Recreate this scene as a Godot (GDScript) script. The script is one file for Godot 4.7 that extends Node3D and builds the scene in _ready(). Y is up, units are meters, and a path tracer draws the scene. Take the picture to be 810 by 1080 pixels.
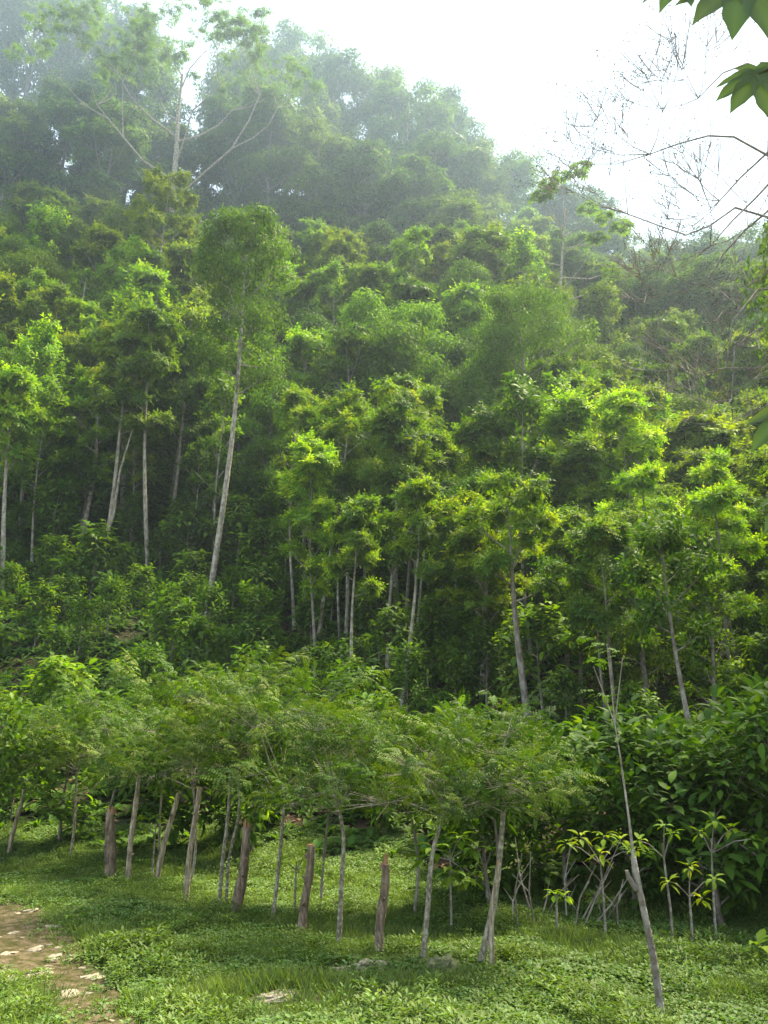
extends Node3D
# A wooded hillside above a grassy verge with a line of fence stakes, seen from the track.

const CAM_H := 1.6
var rng := RandomNumberGenerator.new()
var taken := {}
var M := {}

# ---------------------------------------------------------------- shapes
class Acc:
	var v := PackedVector3Array()
	var n := PackedVector3Array()
	var c := PackedColorArray()
	var i := PackedInt32Array()
	var colored := true
	func tri(a: Vector3, b: Vector3, d: Vector3, nn: Vector3, col: Color) -> void:
		var k := v.size()
		v.push_back(a); v.push_back(b); v.push_back(d)
		n.push_back(nn); n.push_back(nn); n.push_back(nn)
		c.push_back(col); c.push_back(col); c.push_back(col)
		i.push_back(k); i.push_back(k + 1); i.push_back(k + 2)
	# a folded diamond: the small leaf or leaflet
	func leaflet(p: Vector3, dir: Vector3, up: Vector3, l: float, w: float, col: Color) -> void:
		var side := dir.cross(up).normalized()
		var nn := side.cross(dir).normalized()
		var mid := p + dir * l * 0.45
		var s := side * w * 0.5
		var k := v.size()
		var fold := nn * w * 0.16
		v.push_back(p); v.push_back(mid - s + fold); v.push_back(p + dir * l - nn * l * 0.08); v.push_back(mid + s + fold)
		n.push_back(nn); n.push_back((nn + side * 0.3).normalized()); n.push_back(nn); n.push_back((nn - side * 0.3).normalized())
		for q in 4: c.push_back(col)
		i.push_back(k); i.push_back(k + 1); i.push_back(k + 2)
		i.push_back(k); i.push_back(k + 2); i.push_back(k + 3)
	# a long leaf bent along its midrib
	func blade(p: Vector3, dir: Vector3, up: Vector3, l: float, w: float, droop: float, col: Color, wide := 0.45) -> void:
		var side := dir.cross(up).normalized()
		var d := dir
		var q := p
		var k := v.size()
		var prof := [0.0, 0.75, 1.0, 0.62, 0.0]
		var steps := [wide * 0.5, wide * 0.5, (1.0 - wide) * 0.5, (1.0 - wide) * 0.5]
		for a in 5:
			var nn := side.cross(d).normalized()
			var s: Vector3 = side * w * 0.5 * prof[a]
			var lift: Vector3 = nn * w * 0.13 * prof[a]
			v.push_back(q - s + lift); v.push_back(q); v.push_back(q + s + lift)
			n.push_back((nn + side * 0.28).normalized()); n.push_back(nn); n.push_back((nn - side * 0.28).normalized())
			c.push_back(col); c.push_back(col * 1.12); c.push_back(col)
			if a < 4:
				q += d * l * float(steps[a])
				d = (d + Vector3.DOWN * droop * float(steps[a])).normalized()
		for a in 4:
			var b := k + a * 3
			for e in 2:
				i.push_back(b + e); i.push_back(b + e + 4); i.push_back(b + e + 1)
				i.push_back(b + e); i.push_back(b + e + 3); i.push_back(b + e + 4)
	func tube(pts: Array, rr: Array, sides: int, col := Color.WHITE, rough := 0.0, r: RandomNumberGenerator = null, cap := true) -> void:
		var k := v.size()
		var m := pts.size()
		for a in m:
			var d: Vector3 = (pts[mini(a + 1, m - 1)] - pts[maxi(a - 1, 0)]).normalized()
			var x := d.cross(Vector3(0.13, 0.21, 1.0)).normalized()
			var y := d.cross(x)
			for s in sides:
				var t := TAU * s / sides
				var o := x * cos(t) + y * sin(t)
				var f := 1.0
				if rough > 0.0: f += r.randf_range(-rough, rough)
				v.push_back(pts[a] + o * float(rr[a]) * f); n.push_back(o); c.push_back(col)
		for a in m - 1:
			for s in sides:
				var b := k + a * sides
				var s2 := (s + 1) % sides
				i.push_back(b + s); i.push_back(b + sides + s); i.push_back(b + s2)
				i.push_back(b + s2); i.push_back(b + sides + s); i.push_back(b + sides + s2)
		if cap:
			var d2: Vector3 = (pts[m - 1] - pts[m - 2]).normalized()
			for s in sides - 2:
				var b := k + (m - 1) * sides
				var kk := v.size()
				for q in [0, s + 2, s + 1]:
					v.push_back(v[b + q]); n.push_back(d2); c.push_back(col)
				i.push_back(kk); i.push_back(kk + 1); i.push_back(kk + 2)
	func mesh(m: Material = null) -> ArrayMesh:
		var a := []
		a.resize(Mesh.ARRAY_MAX)
		a[Mesh.ARRAY_VERTEX] = v
		a[Mesh.ARRAY_NORMAL] = n
		a[Mesh.ARRAY_COLOR] = c
		a[Mesh.ARRAY_INDEX] = i
		var am := ArrayMesh.new()
		am.add_surface_from_arrays(Mesh.PRIMITIVE_TRIANGLES, a)
		if m: am.surface_set_material(0, m)
		return am

# ---------------------------------------------------------------- scene tree helpers
func numbered(called: String) -> String:
	if not taken.has(called):
		taken[called] = 0
		return called
	taken[called] += 1
	return "%s_%03d" % [called, taken[called]]

func tag(o: Node, label: String, category: String, group := "") -> Node:
	o.set_meta("label", label)
	o.set_meta("category", category)
	if group: o.set_meta("group", group)
	return o

func thing(called: String, label: String, category: String, at: Vector3, turn := 0.0, group := "") -> Node3D:
	var o := Node3D.new()
	o.name = numbered(called)
	add_child(o)
	o.position = at
	o.rotation.y = turn
	tag(o, label, category, group)
	return o

func part(called: String, m: Mesh, mat: Material, parent: Node) -> MeshInstance3D:
	var o := MeshInstance3D.new()
	o.name = called
	o.mesh = m
	if mat: o.material_override = mat
	parent.add_child(o, true)
	return o

func setting(called: String, m: Mesh, mat: Material) -> MeshInstance3D:
	var o := part(called, m, mat, self)
	o.set_meta("kind", "structure")
	return o

# ---------------------------------------------------------------- terrain
func sm(a: float, b: float, x: float) -> float:
	var t := clampf((x - a) / (b - a), 0.0, 1.0)
	return t * t * (3.0 - 2.0 * t)

func ramp(t: float, a: float, w: float) -> float:
	var u := t - a
	if u <= 0.0: return 0.0
	return u * u / (2.0 * w) if u < w else u - w / 2.0

func foot(x: float, z: float) -> float:
	return -z - (10.2 - 0.3 * clampf(x, -9.0, 6.0))

func hgt(x: float, z: float) -> float:
	var t := foot(x, z)
	var y := 0.28 * ramp(t, 0, 4) + 0.24 * ramp(t, 10, 10) + 0.46 * ramp(t, 22, 14) - 0.92 * ramp(t, 66, 14)
	y *= 1.0 - 0.2 * tanh(x / 22.0)
	y += 0.35 * sin(x * 0.31 + 1.3) * sin(z * 0.27 + 0.4) * sm(2, 10, t)
	y += 0.9 * sin(x * 0.09 + 0.3) * sin(z * 0.075 + 1.1) * sm(10, 30, t)
	y += 0.03 * sin(x * 0.9 + z * 0.7) + 0.02 * sin(x * 1.9 - z * 1.3)
	return y

func on(x: float, z: float, sink := 0.0) -> Vector3:
	return Vector3(x, hgt(x, z) - sink, z)

# ---------------------------------------------------------------- materials
func noise_tex(freq: float, stops: Array, colors: Array, octaves := 4, size := 512, seed_ := 1, kind := FastNoiseLite.TYPE_SIMPLEX_SMOOTH) -> NoiseTexture2D:
	var f := FastNoiseLite.new()
	f.noise_type = kind
	f.frequency = freq
	f.fractal_octaves = octaves
	f.seed = seed_
	var g := Gradient.new()
	g.offsets = PackedFloat32Array(stops)
	g.colors = PackedColorArray(colors)
	var t := NoiseTexture2D.new()
	t.width = size
	t.height = size
	t.seamless = true
	t.noise = f
	t.color_ramp = g
	return t

func lin(r: float, g: float, b: float) -> Color:
	return Color(r, g, b).linear_to_srgb()

func leaf_mat(tint: Color, back: Color, rough := 0.62) -> StandardMaterial3D:
	var m := StandardMaterial3D.new()
	m.vertex_color_use_as_albedo = true
	m.albedo_color = tint.linear_to_srgb()
	m.roughness = rough
	m.metallic_specular = 0.28
	m.cull_mode = BaseMaterial3D.CULL_DISABLED
	m.backlight_enabled = true
	m.backlight = back
	return m

func bark_mat(a: Color, b: Color, d: Color, scale: Vector3, seed_: int) -> StandardMaterial3D:
	var m := StandardMaterial3D.new()
	m.albedo_texture = noise_tex(0.02, [0.0, 0.38, 0.55, 0.75, 1.0], [a, a.lerp(b, 0.4), b, b.lerp(d, 0.5), d], 5, 256, seed_)
	m.uv1_triplanar = true
	m.uv1_scale = scale
	m.roughness = 0.9
	m.metallic_specular = 0.3
	m.heightmap_enabled = false
	m.normal_enabled = true
	var nt := noise_tex(0.05, [0.0, 1.0], [Color.BLACK, Color.WHITE], 4, 256, seed_ + 7)
	nt.as_normal_map = true
	nt.bump_strength = 6.0
	m.normal_texture = nt
	return m

func make_materials() -> void:
	M.leaf = leaf_mat(Color(1.15, 1.16, 0.95), Color(1.0, 1.0, 0.26))
	M.leaf_deep = leaf_mat(Color(0.82, 0.86, 0.80), Color(0.92, 0.95, 0.28))
	M.leaf_olive = leaf_mat(Color(1.45, 1.32, 0.95), Color(1.0, 0.96, 0.28))
	M.leaf_bright = leaf_mat(Color(2.0, 1.9, 1.15), Color(0.97, 1.0, 0.25))
	M.leaf_hedge = leaf_mat(Color(0.68, 0.68, 0.75), Color(0.8, 0.85, 0.3))
	M.leaf_hedge_light = leaf_mat(Color(0.86, 0.82, 0.8), Color(0.8, 0.85, 0.3))
	M.leaf_pale = leaf_mat(Color(1.12, 1.05, 1.0), Color(0.95, 1.0, 0.3))
	M.weed = leaf_mat(Color(0.95, 0.93, 1.05), Color(0.85, 0.9, 0.3), 0.55)
	M.dead = leaf_mat(Color(1, 1, 1), Color(0.25, 0.2, 0.1), 0.8)
	M.bark_pale = bark_mat(lin(0.16, 0.135, 0.10), lin(0.34, 0.31, 0.25), lin(0.52, 0.49, 0.42), Vector3(1.1, 0.5, 1.1), 3)
	M.bark_grey = bark_mat(lin(0.12, 0.10, 0.08), lin(0.24, 0.215, 0.18), lin(0.38, 0.36, 0.31), Vector3(1.6, 0.7, 1.6), 5)
	M.bark_brown = bark_mat(lin(0.075, 0.055, 0.038), lin(0.19, 0.145, 0.10), lin(0.36, 0.30, 0.225), Vector3(3.0, 0.8, 3.0), 9)
	M.bark_live = bark_mat(lin(0.10, 0.09, 0.06), lin(0.24, 0.22, 0.16), lin(0.48, 0.46, 0.38), Vector3(4.0, 2.4, 4.0), 12)
	M.stake = bark_mat(lin(0.13, 0.10, 0.07), lin(0.32, 0.27, 0.19), lin(0.56, 0.50, 0.39), Vector3(5.0, 1.0, 5.0), 14)
	M.wood_cut = bark_mat(lin(0.20, 0.10, 0.05), lin(0.34, 0.21, 0.12), lin(0.46, 0.33, 0.20), Vector3(9.0, 1.5, 9.0), 17)
	M.stone = bark_mat(lin(0.13, 0.11, 0.075), lin(0.26, 0.23, 0.17), lin(0.42, 0.38, 0.30), Vector3(4, 4, 4), 21)
	M.mossy = bark_mat(lin(0.06, 0.09, 0.03), lin(0.13, 0.14, 0.06), lin(0.30, 0.27, 0.19), Vector3(3, 3, 3), 23)
	var g := StandardMaterial3D.new()
	g.albedo_texture = noise_tex(0.03, [0.0, 0.35, 0.6, 1.0], [lin(0.35, 0.32, 0.3), lin(0.7, 0.68, 0.66), lin(1, 1, 1), lin(1.0, 0.95, 0.85)], 6, 1024, 31)
	g.vertex_color_use_as_albedo = true
	g.uv1_triplanar = true
	g.uv1_world_triplanar = true
	g.uv1_scale = Vector3(0.35, 0.35, 0.35)
	g.roughness = 1.0
	g.metallic_specular = 0.2
	M.ground = g
	var p := StandardMaterial3D.new()
	p.albedo_texture = noise_tex(0.012, [0.0, 0.34, 0.44, 0.6, 0.8, 1.0], [lin(0.036, 0.037, 0.013), lin(0.052, 0.050, 0.018), lin(0.066, 0.056, 0.027), lin(0.088, 0.072, 0.041), lin(0.108, 0.087, 0.053), lin(0.14, 0.115, 0.075)], 6, 1024, 37)
	p.uv1_triplanar = true
	p.uv1_world_triplanar = true
	p.uv1_scale = Vector3(0.5, 0.5, 0.5)
	p.roughness = 1.0
	p.metallic_specular = 0.2
	p.normal_enabled = true
	var pn := noise_tex(0.05, [0.0, 1.0], [Color.BLACK, Color.WHITE], 6, 512, 39)
	pn.as_normal_map = true
	pn.bump_strength = 8.0
	p.normal_texture = pn
	M.path = p

# ---------------------------------------------------------------- leaf tufts
func rcol(base: Color, spread := 0.22) -> Color:
	var f := rng.randf_range(1.0 - spread, 1.0 + spread)
	return Color(base.r * f * rng.randf_range(0.9, 1.12), base.g * f, base.b * f * rng.randf_range(0.85, 1.15))

func aim(yaw: float, elev: float) -> Vector3:
	return Vector3(cos(yaw) * cos(elev), sin(elev), sin(yaw) * cos(elev))

# one feather leaf: an arching rachis with leaflets both sides
func feather(A: Acc, p: Vector3, yaw: float, elev: float, l: float, pairs: int, ll: float, lw: float, droop: float, col: Color) -> void:
	var d := aim(yaw, elev)
	var q := p
	var st := l / (pairs + 0.5)
	q += d * st * 0.8
	for k in pairs:
		d = (d + Vector3.DOWN * droop / pairs).normalized()
		var side := d.cross(Vector3.UP).normalized()
		var up := side.cross(d).normalized()
		var f := 0.75 + 0.5 * sin(PI * (k + 0.7) / pairs)
		for s in [-1.0, 1.0]:
			var dd: Vector3 = (side * s + d * 0.55 + Vector3.DOWN * rng.randf_range(0.05, 0.5)).normalized()
			A.leaflet(q, dd, up, ll * f * rng.randf_range(0.85, 1.1), lw * f, rcol(col, 0.12))
		q += d * st
	A.leaflet(q, d, Vector3.UP, ll, lw, rcol(col, 0.12))

func tuft_feather(n: int, l: float, pairs: int, ll: float, lw: float, col: Color, e0 := 1.2, e1 := -0.35) -> ArrayMesh:
	var A := Acc.new()
	for k in n:
		var u := (k + 0.5) / n
		feather(A, Vector3(rng.randf_range(-0.04, 0.04), rng.randf_range(-0.10, 0.06), rng.randf_range(-0.04, 0.04)), k * 2.4 + rng.randf_range(-0.3, 0.3), lerpf(e0, e1, u) + rng.randf_range(-0.25, 0.25), l * rng.randf_range(0.7, 1.1), pairs, ll, lw, rng.randf_range(0.3, 1.1), rcol(col, 0.2))
	return A.mesh()

func tuft_cloud(n: int, rad: float, ll: float, lw: float, col: Color, hang := 0.4) -> ArrayMesh:
	var A := Acc.new()
	for k in n:
		var d := aim(rng.randf() * TAU, asin(rng.randf_range(-0.75, 1.0)))
		var p := d * rad * pow(rng.randf(), 0.45) * Vector3(1, 0.62, 1).length() * 0.8
		p.y *= 0.62
		var o := (d + aim(rng.randf() * TAU, rng.randf_range(-0.6, 0.6)) * 0.8 + Vector3.DOWN * hang).normalized()
		A.leaflet(p, o, Vector3.UP + aim(rng.randf() * TAU, 0) * 0.7, ll * rng.randf_range(0.7, 1.2), lw * rng.randf_range(0.8, 1.15), rcol(col, 0.25))
	return A.mesh()

func tuft_twig(n: int, l: float, ll: float, lw: float, droop: float, col: Color, e0 := 0.9, e1 := -0.5) -> ArrayMesh:
	var A := Acc.new()
	for k in n:
		var u := (k + 0.5) / n
		var y := k * 2.4 + rng.randf_range(-0.4, 0.4)
		var p := Vector3(0, l * (1.0 - u) - l * 0.5, 0) + aim(y, 0) * 0.03
		A.blade(p, aim(y, lerpf(e0, e1, u) + rng.randf_range(-0.25, 0.25)), Vector3.UP, ll * rng.randf_range(0.7, 1.15), lw * rng.randf_range(0.85, 1.1), droop * rng.randf_range(0.5, 1.4), rcol(col, 0.25))
	return A.mesh()

# a spray of feather leaves along an arching twig
func tuft_spray(n: int, l: float, leaf: float, pairs: int, ll: float, lw: float, col: Color) -> ArrayMesh:
	var A := Acc.new()
	var d := aim(0.0, 0.5)
	var q := Vector3.ZERO
	var pts := [q]
	for k in n:
		q += d * l / n
		d = (d + Vector3.DOWN * 0.07).normalized()
		pts.append(q)
		var y := (0.9 if k % 2 == 0 else -0.9) + rng.randf_range(-0.5, 0.5)
		feather(A, q, y, rng.randf_range(-0.1, 0.7), leaf * rng.randf_range(0.75, 1.15), pairs, ll, lw, rng.randf_range(0.5, 1.3), rcol(col, 0.22))
	return A.mesh()

func lobed(A: Acc, p: Vector3, normal: Vector3, lobes: int, l: float, col: Color, along: Vector3) -> void:
	# a hand of oblong lobes, joined near the stalk, each curling a little along its rib
	var x := (along - normal * along.dot(normal)).normalized()
	var y := normal.cross(x).normalized()
	for k in lobes:
		var t := lerpf(-2.5, 2.5, float(k) / (lobes - 1)) + rng.randf_range(-0.06, 0.06)
		var f := lerpf(1.0, 0.62, absf(t) / 2.5) * rng.randf_range(0.92, 1.06)
		var d := x * cos(t) + y * sin(t)
		var side := d.cross(normal).normalized()
		var c := rcol(col, 0.12)
		var base := A.v.size()
		var n := 12
		var bend := rng.randf_range(0.05, 0.22)
		for a in n + 1:
			var u := float(a) / n
			var w: float = l * f * (0.05 + 0.145 * pow(sin(PI * pow(u, 0.8)), 0.75)) * (1.0 - pow(u, 8.0)) + 0.001
			w *= 1.0 + 0.07 * sin(u * 23.0 + k)
			var q := p + d * l * f * u - normal * (bend * l * u * u) + Vector3.DOWN * l * 0.10 * u * u
			var wave := normal * w * 0.12 * sin(u * 9.0 + k * 2.0)
			var nn := (normal + d * bend * u).normalized()
			A.v.push_back(q - side * w + normal * w * 0.22 + wave); A.v.push_back(q); A.v.push_back(q + side * w + normal * w * 0.22 - wave)
			A.n.push_back((nn + side * 0.35).normalized()); A.n.push_back(nn); A.n.push_back((nn - side * 0.35).normalized())
			A.c.push_back(c); A.c.push_back(c * 1.35); A.c.push_back(c)
			if a > 0:
				var b := base + (a - 1) * 3
				for e in 2:
					for z in [b + e, b + e + 4, b + e + 1, b + e, b + e + 3, b + e + 4]: A.i.push_back(z)

func palmate(A: Acc, p: Vector3, normal: Vector3, lobes: int, l: float, w: float, droop: float, col: Color, along := Vector3(1, 0, 0.3)) -> void:
	var x := (along - normal * along.dot(normal)).normalized()
	var y := normal.cross(x).normalized()
	for k in lobes:
		var t := lerpf(-2.6, 2.6, float(k) / (lobes - 1))
		var f := lerpf(1.0, 0.62, absf(t) / 2.6)
		A.blade(p, (x * cos(t) + y * sin(t) - normal * 0.1).normalized(), normal, l * f * rng.randf_range(0.93, 1.05), w * f, droop, rcol(col, 0.08), 0.62)

# ---------------------------------------------------------------- growing a tree
# p: h height, r trunk radius, cb crown base share, w crown radius, limbs, subs, up (limb rise), dx/dz lean, tufts, ts tuft size, along (tufts along limbs), wob
func grow(p: Dictionary) -> Array:
	var T := Acc.new()
	var st := SurfaceTool.new()
	st.begin(Mesh.PRIMITIVE_TRIANGLES)
	var h: float = p.h
	var r: float = p.r
	var w: float = p.w
	var pts := []
	var rr := []
	var nn := 12
	var wob: float = p.get("wob", 0.02)
	var ph := rng.randf() * TAU
	var bend: float = p.get("bend", 0.0)
	for k in nn + 1:
		var t := float(k) / nn
		pts.append(Vector3(p.get("dx", 0.0) * t + bend * sin(PI * t) + wob * h * (sin(t * 5.0 + ph) - sin(ph)) * 0.5, h * t - 0.15 * (1.0 - t), p.get("dz", 0.0) * t + wob * h * (cos(t * 4.3 + ph) - cos(ph)) * 0.5))
		rr.append(r * (1.0 - 0.86 * pow(t, p.get("taper", 1.2))) * (1.0 + 0.35 * exp(-t * 22.0)))
	T.tube(pts, rr, p.get("sides", 8), Color.WHITE, 0.05, rng)
	var tufts: Array = p.tufts
	var limbs: int = p.limbs
	var spots := []
	for k in limbs:
		var u := (k + 0.5) / limbs
		var t := lerpf(p.cb, 0.97, pow(u, p.get("pack", 0.85)))
		var fi := t * nn
		var a := mini(int(fi), nn - 1)
		var s0: Vector3 = pts[a].lerp(pts[a + 1], fi - a)
		var r0: float = lerpf(rr[a], rr[a + 1], fi - a)
		var prof: float = pow(sin(PI * (0.16 + 0.74 * u)), 0.8) * p.get("flare", 1.0)
		if p.has("umbrella"): prof = lerpf(1.0, 0.55, u)
		var l: float = w * prof * rng.randf_range(0.72, 1.12)
		var el: float = p.up + u * 0.35 + rng.randf_range(-0.18, 0.18)
		var yaw := k * 2.4 + rng.randf_range(-0.35, 0.35)
		var d := aim(yaw, el)
		var q := s0
		var lp := [q]
		for e in 5:
			q += d * l / 5.0
			d = (d + Vector3.UP * p.get("curl", 0.06) + aim(rng.randf() * TAU, 0) * 0.10).normalized()
			lp.append(q)
		var lr := minf(r0 * 0.62, 0.012 + l * 0.016)
		T.tube(lp, [lr, lr * 0.85, lr * 0.7, lr * 0.55, lr * 0.4, lr * 0.25], 5, Color.WHITE, 0.0, null, false)
		spots.append([q, d])
		for e in p.get("along", 1):
			var f := rng.randf_range(0.45, 0.9)
			spots.append([lp[int(f * 5)] + Vector3(0, rng.randf_range(0.0, 0.15), 0), d])
		for e in p.subs:
			var f := rng.randf_range(0.3, 0.85)
			var b: Vector3 = lp[int(f * 5)]
			var d2 := aim(yaw + rng.randf_range(0.5, 1.2) * (1 if e % 2 == 0 else -1), el + rng.randf_range(-0.35, 0.35))
			var l2: float = l * rng.randf_range(0.3, 0.5)
			var e2: Vector3 = b + d2 * l2 + Vector3.UP * l2 * 0.08
			T.tube([b, b.lerp(e2, 0.5) + Vector3.DOWN * l2 * 0.03, e2], [lr * 0.5, lr * 0.36, lr * 0.2], 4, Color.WHITE, 0.0, null, false)
			spots.append([e2, d2])
			if p.get("fill", true): spots.append([b.lerp(e2, 0.55) + aim(rng.randf() * TAU, 0) * 0.12 * w, d2])
	if p.get("top", true):
		spots.append([pts[nn], Vector3.UP])
	var ts: float = p.ts
	for s in spots:
		if rng.randf() < p.get("miss", 0.0): continue
		var d3: Vector3 = s[1]
		var y: Vector3 = (Vector3.UP * p.get("stand", 1.2) + d3 + aim(rng.randf() * TAU, 0) * 0.25).normalized()
		var yaw2 := rng.randf() * TAU
		if p.get("outward", false): yaw2 = atan2(-d3.z, d3.x)
		var bs := Basis(Quaternion(Vector3.UP, y)) * Basis(Vector3.UP, yaw2)
		var np: int = p.get("puff", 1)
		var pr: float = p.get("pr", 0.0)
		for e in np:
			var o := Vector3.ZERO
			if np > 1:
				o = aim(rng.randf() * TAU, asin(rng.randf_range(-0.35, 1.0))) * pr * rng.randf_range(0.5, 1.1)
				o.y *= 0.7
			var b2 := Basis(Quaternion(Vector3.UP, (y + o * (0.9 / maxf(pr, 0.01))).normalized())) * Basis(Vector3.UP, rng.randf() * TAU) if np > 1 else bs
			st.append_from(tufts[rng.randi() % tufts.size()], 0, Transform3D(b2.scaled(Vector3.ONE * ts * rng.randf_range(0.75, 1.25)), s[0] + o))
	return [T.mesh(), st.commit(), h]

func plant(called: String, proto: Array, bark: Material, leaf: Material, at: Vector3, H: float, label: String, category: String, group := "", turn := 0.0, fat := 1.0) -> Node3D:
	var o := thing(called, label, category, at, turn, group)
	var s: float = H / float(proto[2])
	part("trunk", proto[0], bark, o)
	part("crown", proto[1], leaf, o)
	o.scale = Vector3(s * fat, s, s * fat)
	return o

# ================================================================ the scene
func _ready() -> void:
	rng.seed = 20240611
	# ---- camera
	var cam := Camera3D.new()
	cam.name = "camera"
	cam.fov = 62.0
	cam.near = 0.05
	cam.far = 600.0
	add_child(cam)
	cam.position = Vector3(0, CAM_H, 0)
	cam.rotation_degrees = Vector3(16, 0, 0)
	cam.current = true
	# ---- sky, air, exposure
	var sky_m := ProceduralSkyMaterial.new()
	sky_m.sky_top_color = Color(0.80, 0.87, 0.95)
	sky_m.sky_horizon_color = Color(0.95, 0.97, 0.98)
	sky_m.sky_curve = 0.2
	sky_m.ground_bottom_color = Color(0.25, 0.28, 0.2)
	sky_m.ground_horizon_color = Color(0.6, 0.64, 0.6)
	sky_m.sun_angle_max = 40.0
	sky_m.sun_curve = 0.12
	sky_m.energy_multiplier = 0.55
	var sky := Sky.new()
	sky.sky_material = sky_m
	var env := Environment.new()
	env.background_mode = Environment.BG_SKY
	env.sky = sky
	env.tonemap_mode = Environment.TONE_MAPPER_LINEAR
	env.tonemap_exposure = 4.1
	env.volumetric_fog_enabled = true
	env.volumetric_fog_density = 0.0007
	env.volumetric_fog_albedo = Color(0.84, 0.93, 1.0)
	env.volumetric_fog_anisotropy = 0.6
	env.sdfgi_enabled = true
	env.ssao_enabled = true
	env.ssil_enabled = true
	var we := WorldEnvironment.new()
	we.name = "environment"
	we.environment = env
	add_child(we)
	# ---- sun: high, ahead and to the right, behind the crowns
	var sun := DirectionalLight3D.new()
	sun.name = "sun"
	sun.light_color = Color(1.0, 0.94, 0.82)
	sun.light_energy = 1.6
	sun.light_angular_distance = 13.0
	sun.shadow_enabled = true
	add_child(sun)
	var to_sun := Vector3(sin(deg_to_rad(48.0)) * cos(deg_to_rad(60.0)), sin(deg_to_rad(60.0)), -cos(deg_to_rad(48.0)) * cos(deg_to_rad(60.0)))
	sun.look_at_from_position(to_sun * 100.0, Vector3.ZERO, Vector3.UP)

	make_materials()
	make_ground()
	make_path()
	make_tufts()
	make_ridge()
	make_slope()
	make_understory()
	make_fence()
	make_right_plants()
	make_near_leaves()
	make_verge()

# ---------------------------------------------------------------- ground
func make_ground() -> void:
	var xs := []
	var zs := []
	var x := -170.0
	while x <= 170.0:
		xs.append(x)
		x += 0.5 if absf(x) < 8.0 else (1.5 if absf(x) < 45.0 else 8.0)
	var z := 60.0
	while z >= -230.0:
		zs.append(z)
		z -= 8.0 if z > 2.0 else (0.5 if z > -18.0 else (1.5 if z > -95.0 else 9.0))
	var f := FastNoiseLite.new()
	f.seed = 4
	f.frequency = 0.25
	var st := SurfaceTool.new()
	st.begin(Mesh.PRIMITIVE_TRIANGLES)
	for b in zs.size():
		for a in xs.size():
			var t := foot(xs[a], zs[b])
			var m := clampf(sm(-2.2, 0.3, t + f.get_noise_2d(xs[a], zs[b]) * 2.5), 0, 1)
			var green := Color(0.115, 0.11, 0.055)
			var soil := Color(0.042, 0.031, 0.020).lerp(Color(0.034, 0.040, 0.016), sm(-0.2, 0.4, f.get_noise_2d(xs[a] * 0.5 + 40, zs[b] * 0.5)))
			st.set_color(green.lerp(soil, m))
			st.add_vertex(Vector3(xs[a], hgt(xs[a], zs[b]), zs[b]))
	var w := xs.size()
	for b in zs.size() - 1:
		for a in w - 1:
			var k := b * w + a
			for q in [k, k + w, k + 1, k + 1, k + w, k + w + 1]:
				st.add_index(q)
	st.generate_normals()
	setting("ground", st.commit(), M.ground)

func lump(r: Vector3, seed_: int, rough := 0.25, rings := 6) -> ArrayMesh:
	var f := FastNoiseLite.new()
	f.seed = seed_
	f.frequency = 0.9
	var sp := SphereMesh.new()
	sp.radius = 1.0
	sp.height = 2.0
	sp.radial_segments = rings + 3
	sp.rings = rings
	var arr := sp.get_mesh_arrays()
	var v: PackedVector3Array = arr[Mesh.ARRAY_VERTEX]
	for k in v.size():
		var q := v[k]
		var n := f.get_noise_3dv(q * 1.3) * rough * 2.0 + f.get_noise_3dv(q * 3.1) * rough
		q = q * (1.0 + n)
		q.y = minf(q.y, 0.62 + n * 0.3)
		v[k] = q * r
	var idx: PackedInt32Array = arr[Mesh.ARRAY_INDEX]
	var st := SurfaceTool.new()
	st.begin(Mesh.PRIMITIVE_TRIANGLES)
	for k in idx:
		st.set_smooth_group(-1)
		st.add_vertex(v[k])
	st.generate_normals()
	return st.commit()

var REFS := [[-15.2, -33.5, "the left edge's yellow-topped tree"], [-12.3, -36.3, "the olive tree with a side stem"], [-10.3, -37.5, "the twin pale trunks"], [-6.5, -30.9, "the tallest white trunk"], [-3.06, -32.8, "the short white trunk"], [-2.18, -27.5, "the slim leaning tree"], [-1.24, -26.8, "the double-stemmed grey tree"], [-0.8, -21.6, "the thin pole-like tree"], [0.46, -31.5, "the thick centre trunk"], [0.38, -20.7, "the straight white pole"], [1.0, -27.4, "the thin whitish stem"], [3.05, -18.4, "the grey straight trunk"], [4.45, -17.0, "the two thin grey stems"], [4.7, -13.1, "the leaning thin trunk"], [-16.2, -42.5, "the shaded olive tree"], [11.2, -34.0, "the largest yellow-topped tree"], [9.6, -23.5, "the small round yellow crown"], [6.6, -21.2, "the small bright-topped tree"], [8.0, -20.0, "the rightmost bright-topped tree"], [6.7, -36.0, "the fine-leaved dark crown"], [-4.6, -13.4, "the leftmost fence tree"], [-1.8, -10.1, "the double-stemmed fence tree"], [-0.4, -8.2, "the wineglass fence tree"], [0.7, -7.3, "the curved fence tree"], [1.97, -8.3, "the flat-topped sapling"], [2.9, -8.2, "the leafy edge sapling"]]
func beside(x: float, z: float) -> String:
	var best := 1e9
	var said := ""
	for r in REFS:
		var d := Vector2(r[0] - x, (r[1] - z) * 0.8).length()
		if d < best:
			best = d
			# judged across and along the line of sight, as one sees it
			var across: float = x / -z - float(r[0]) / -float(r[1])
			var way := "behind" if z < float(r[1]) - 1.2 else ("before" if z > float(r[1]) + 1.2 else "beside")
			if absf(across) > 0.035: way = "right of" if across > 0 else "left of"
			said = way + " " + str(r[2])
	return said

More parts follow.
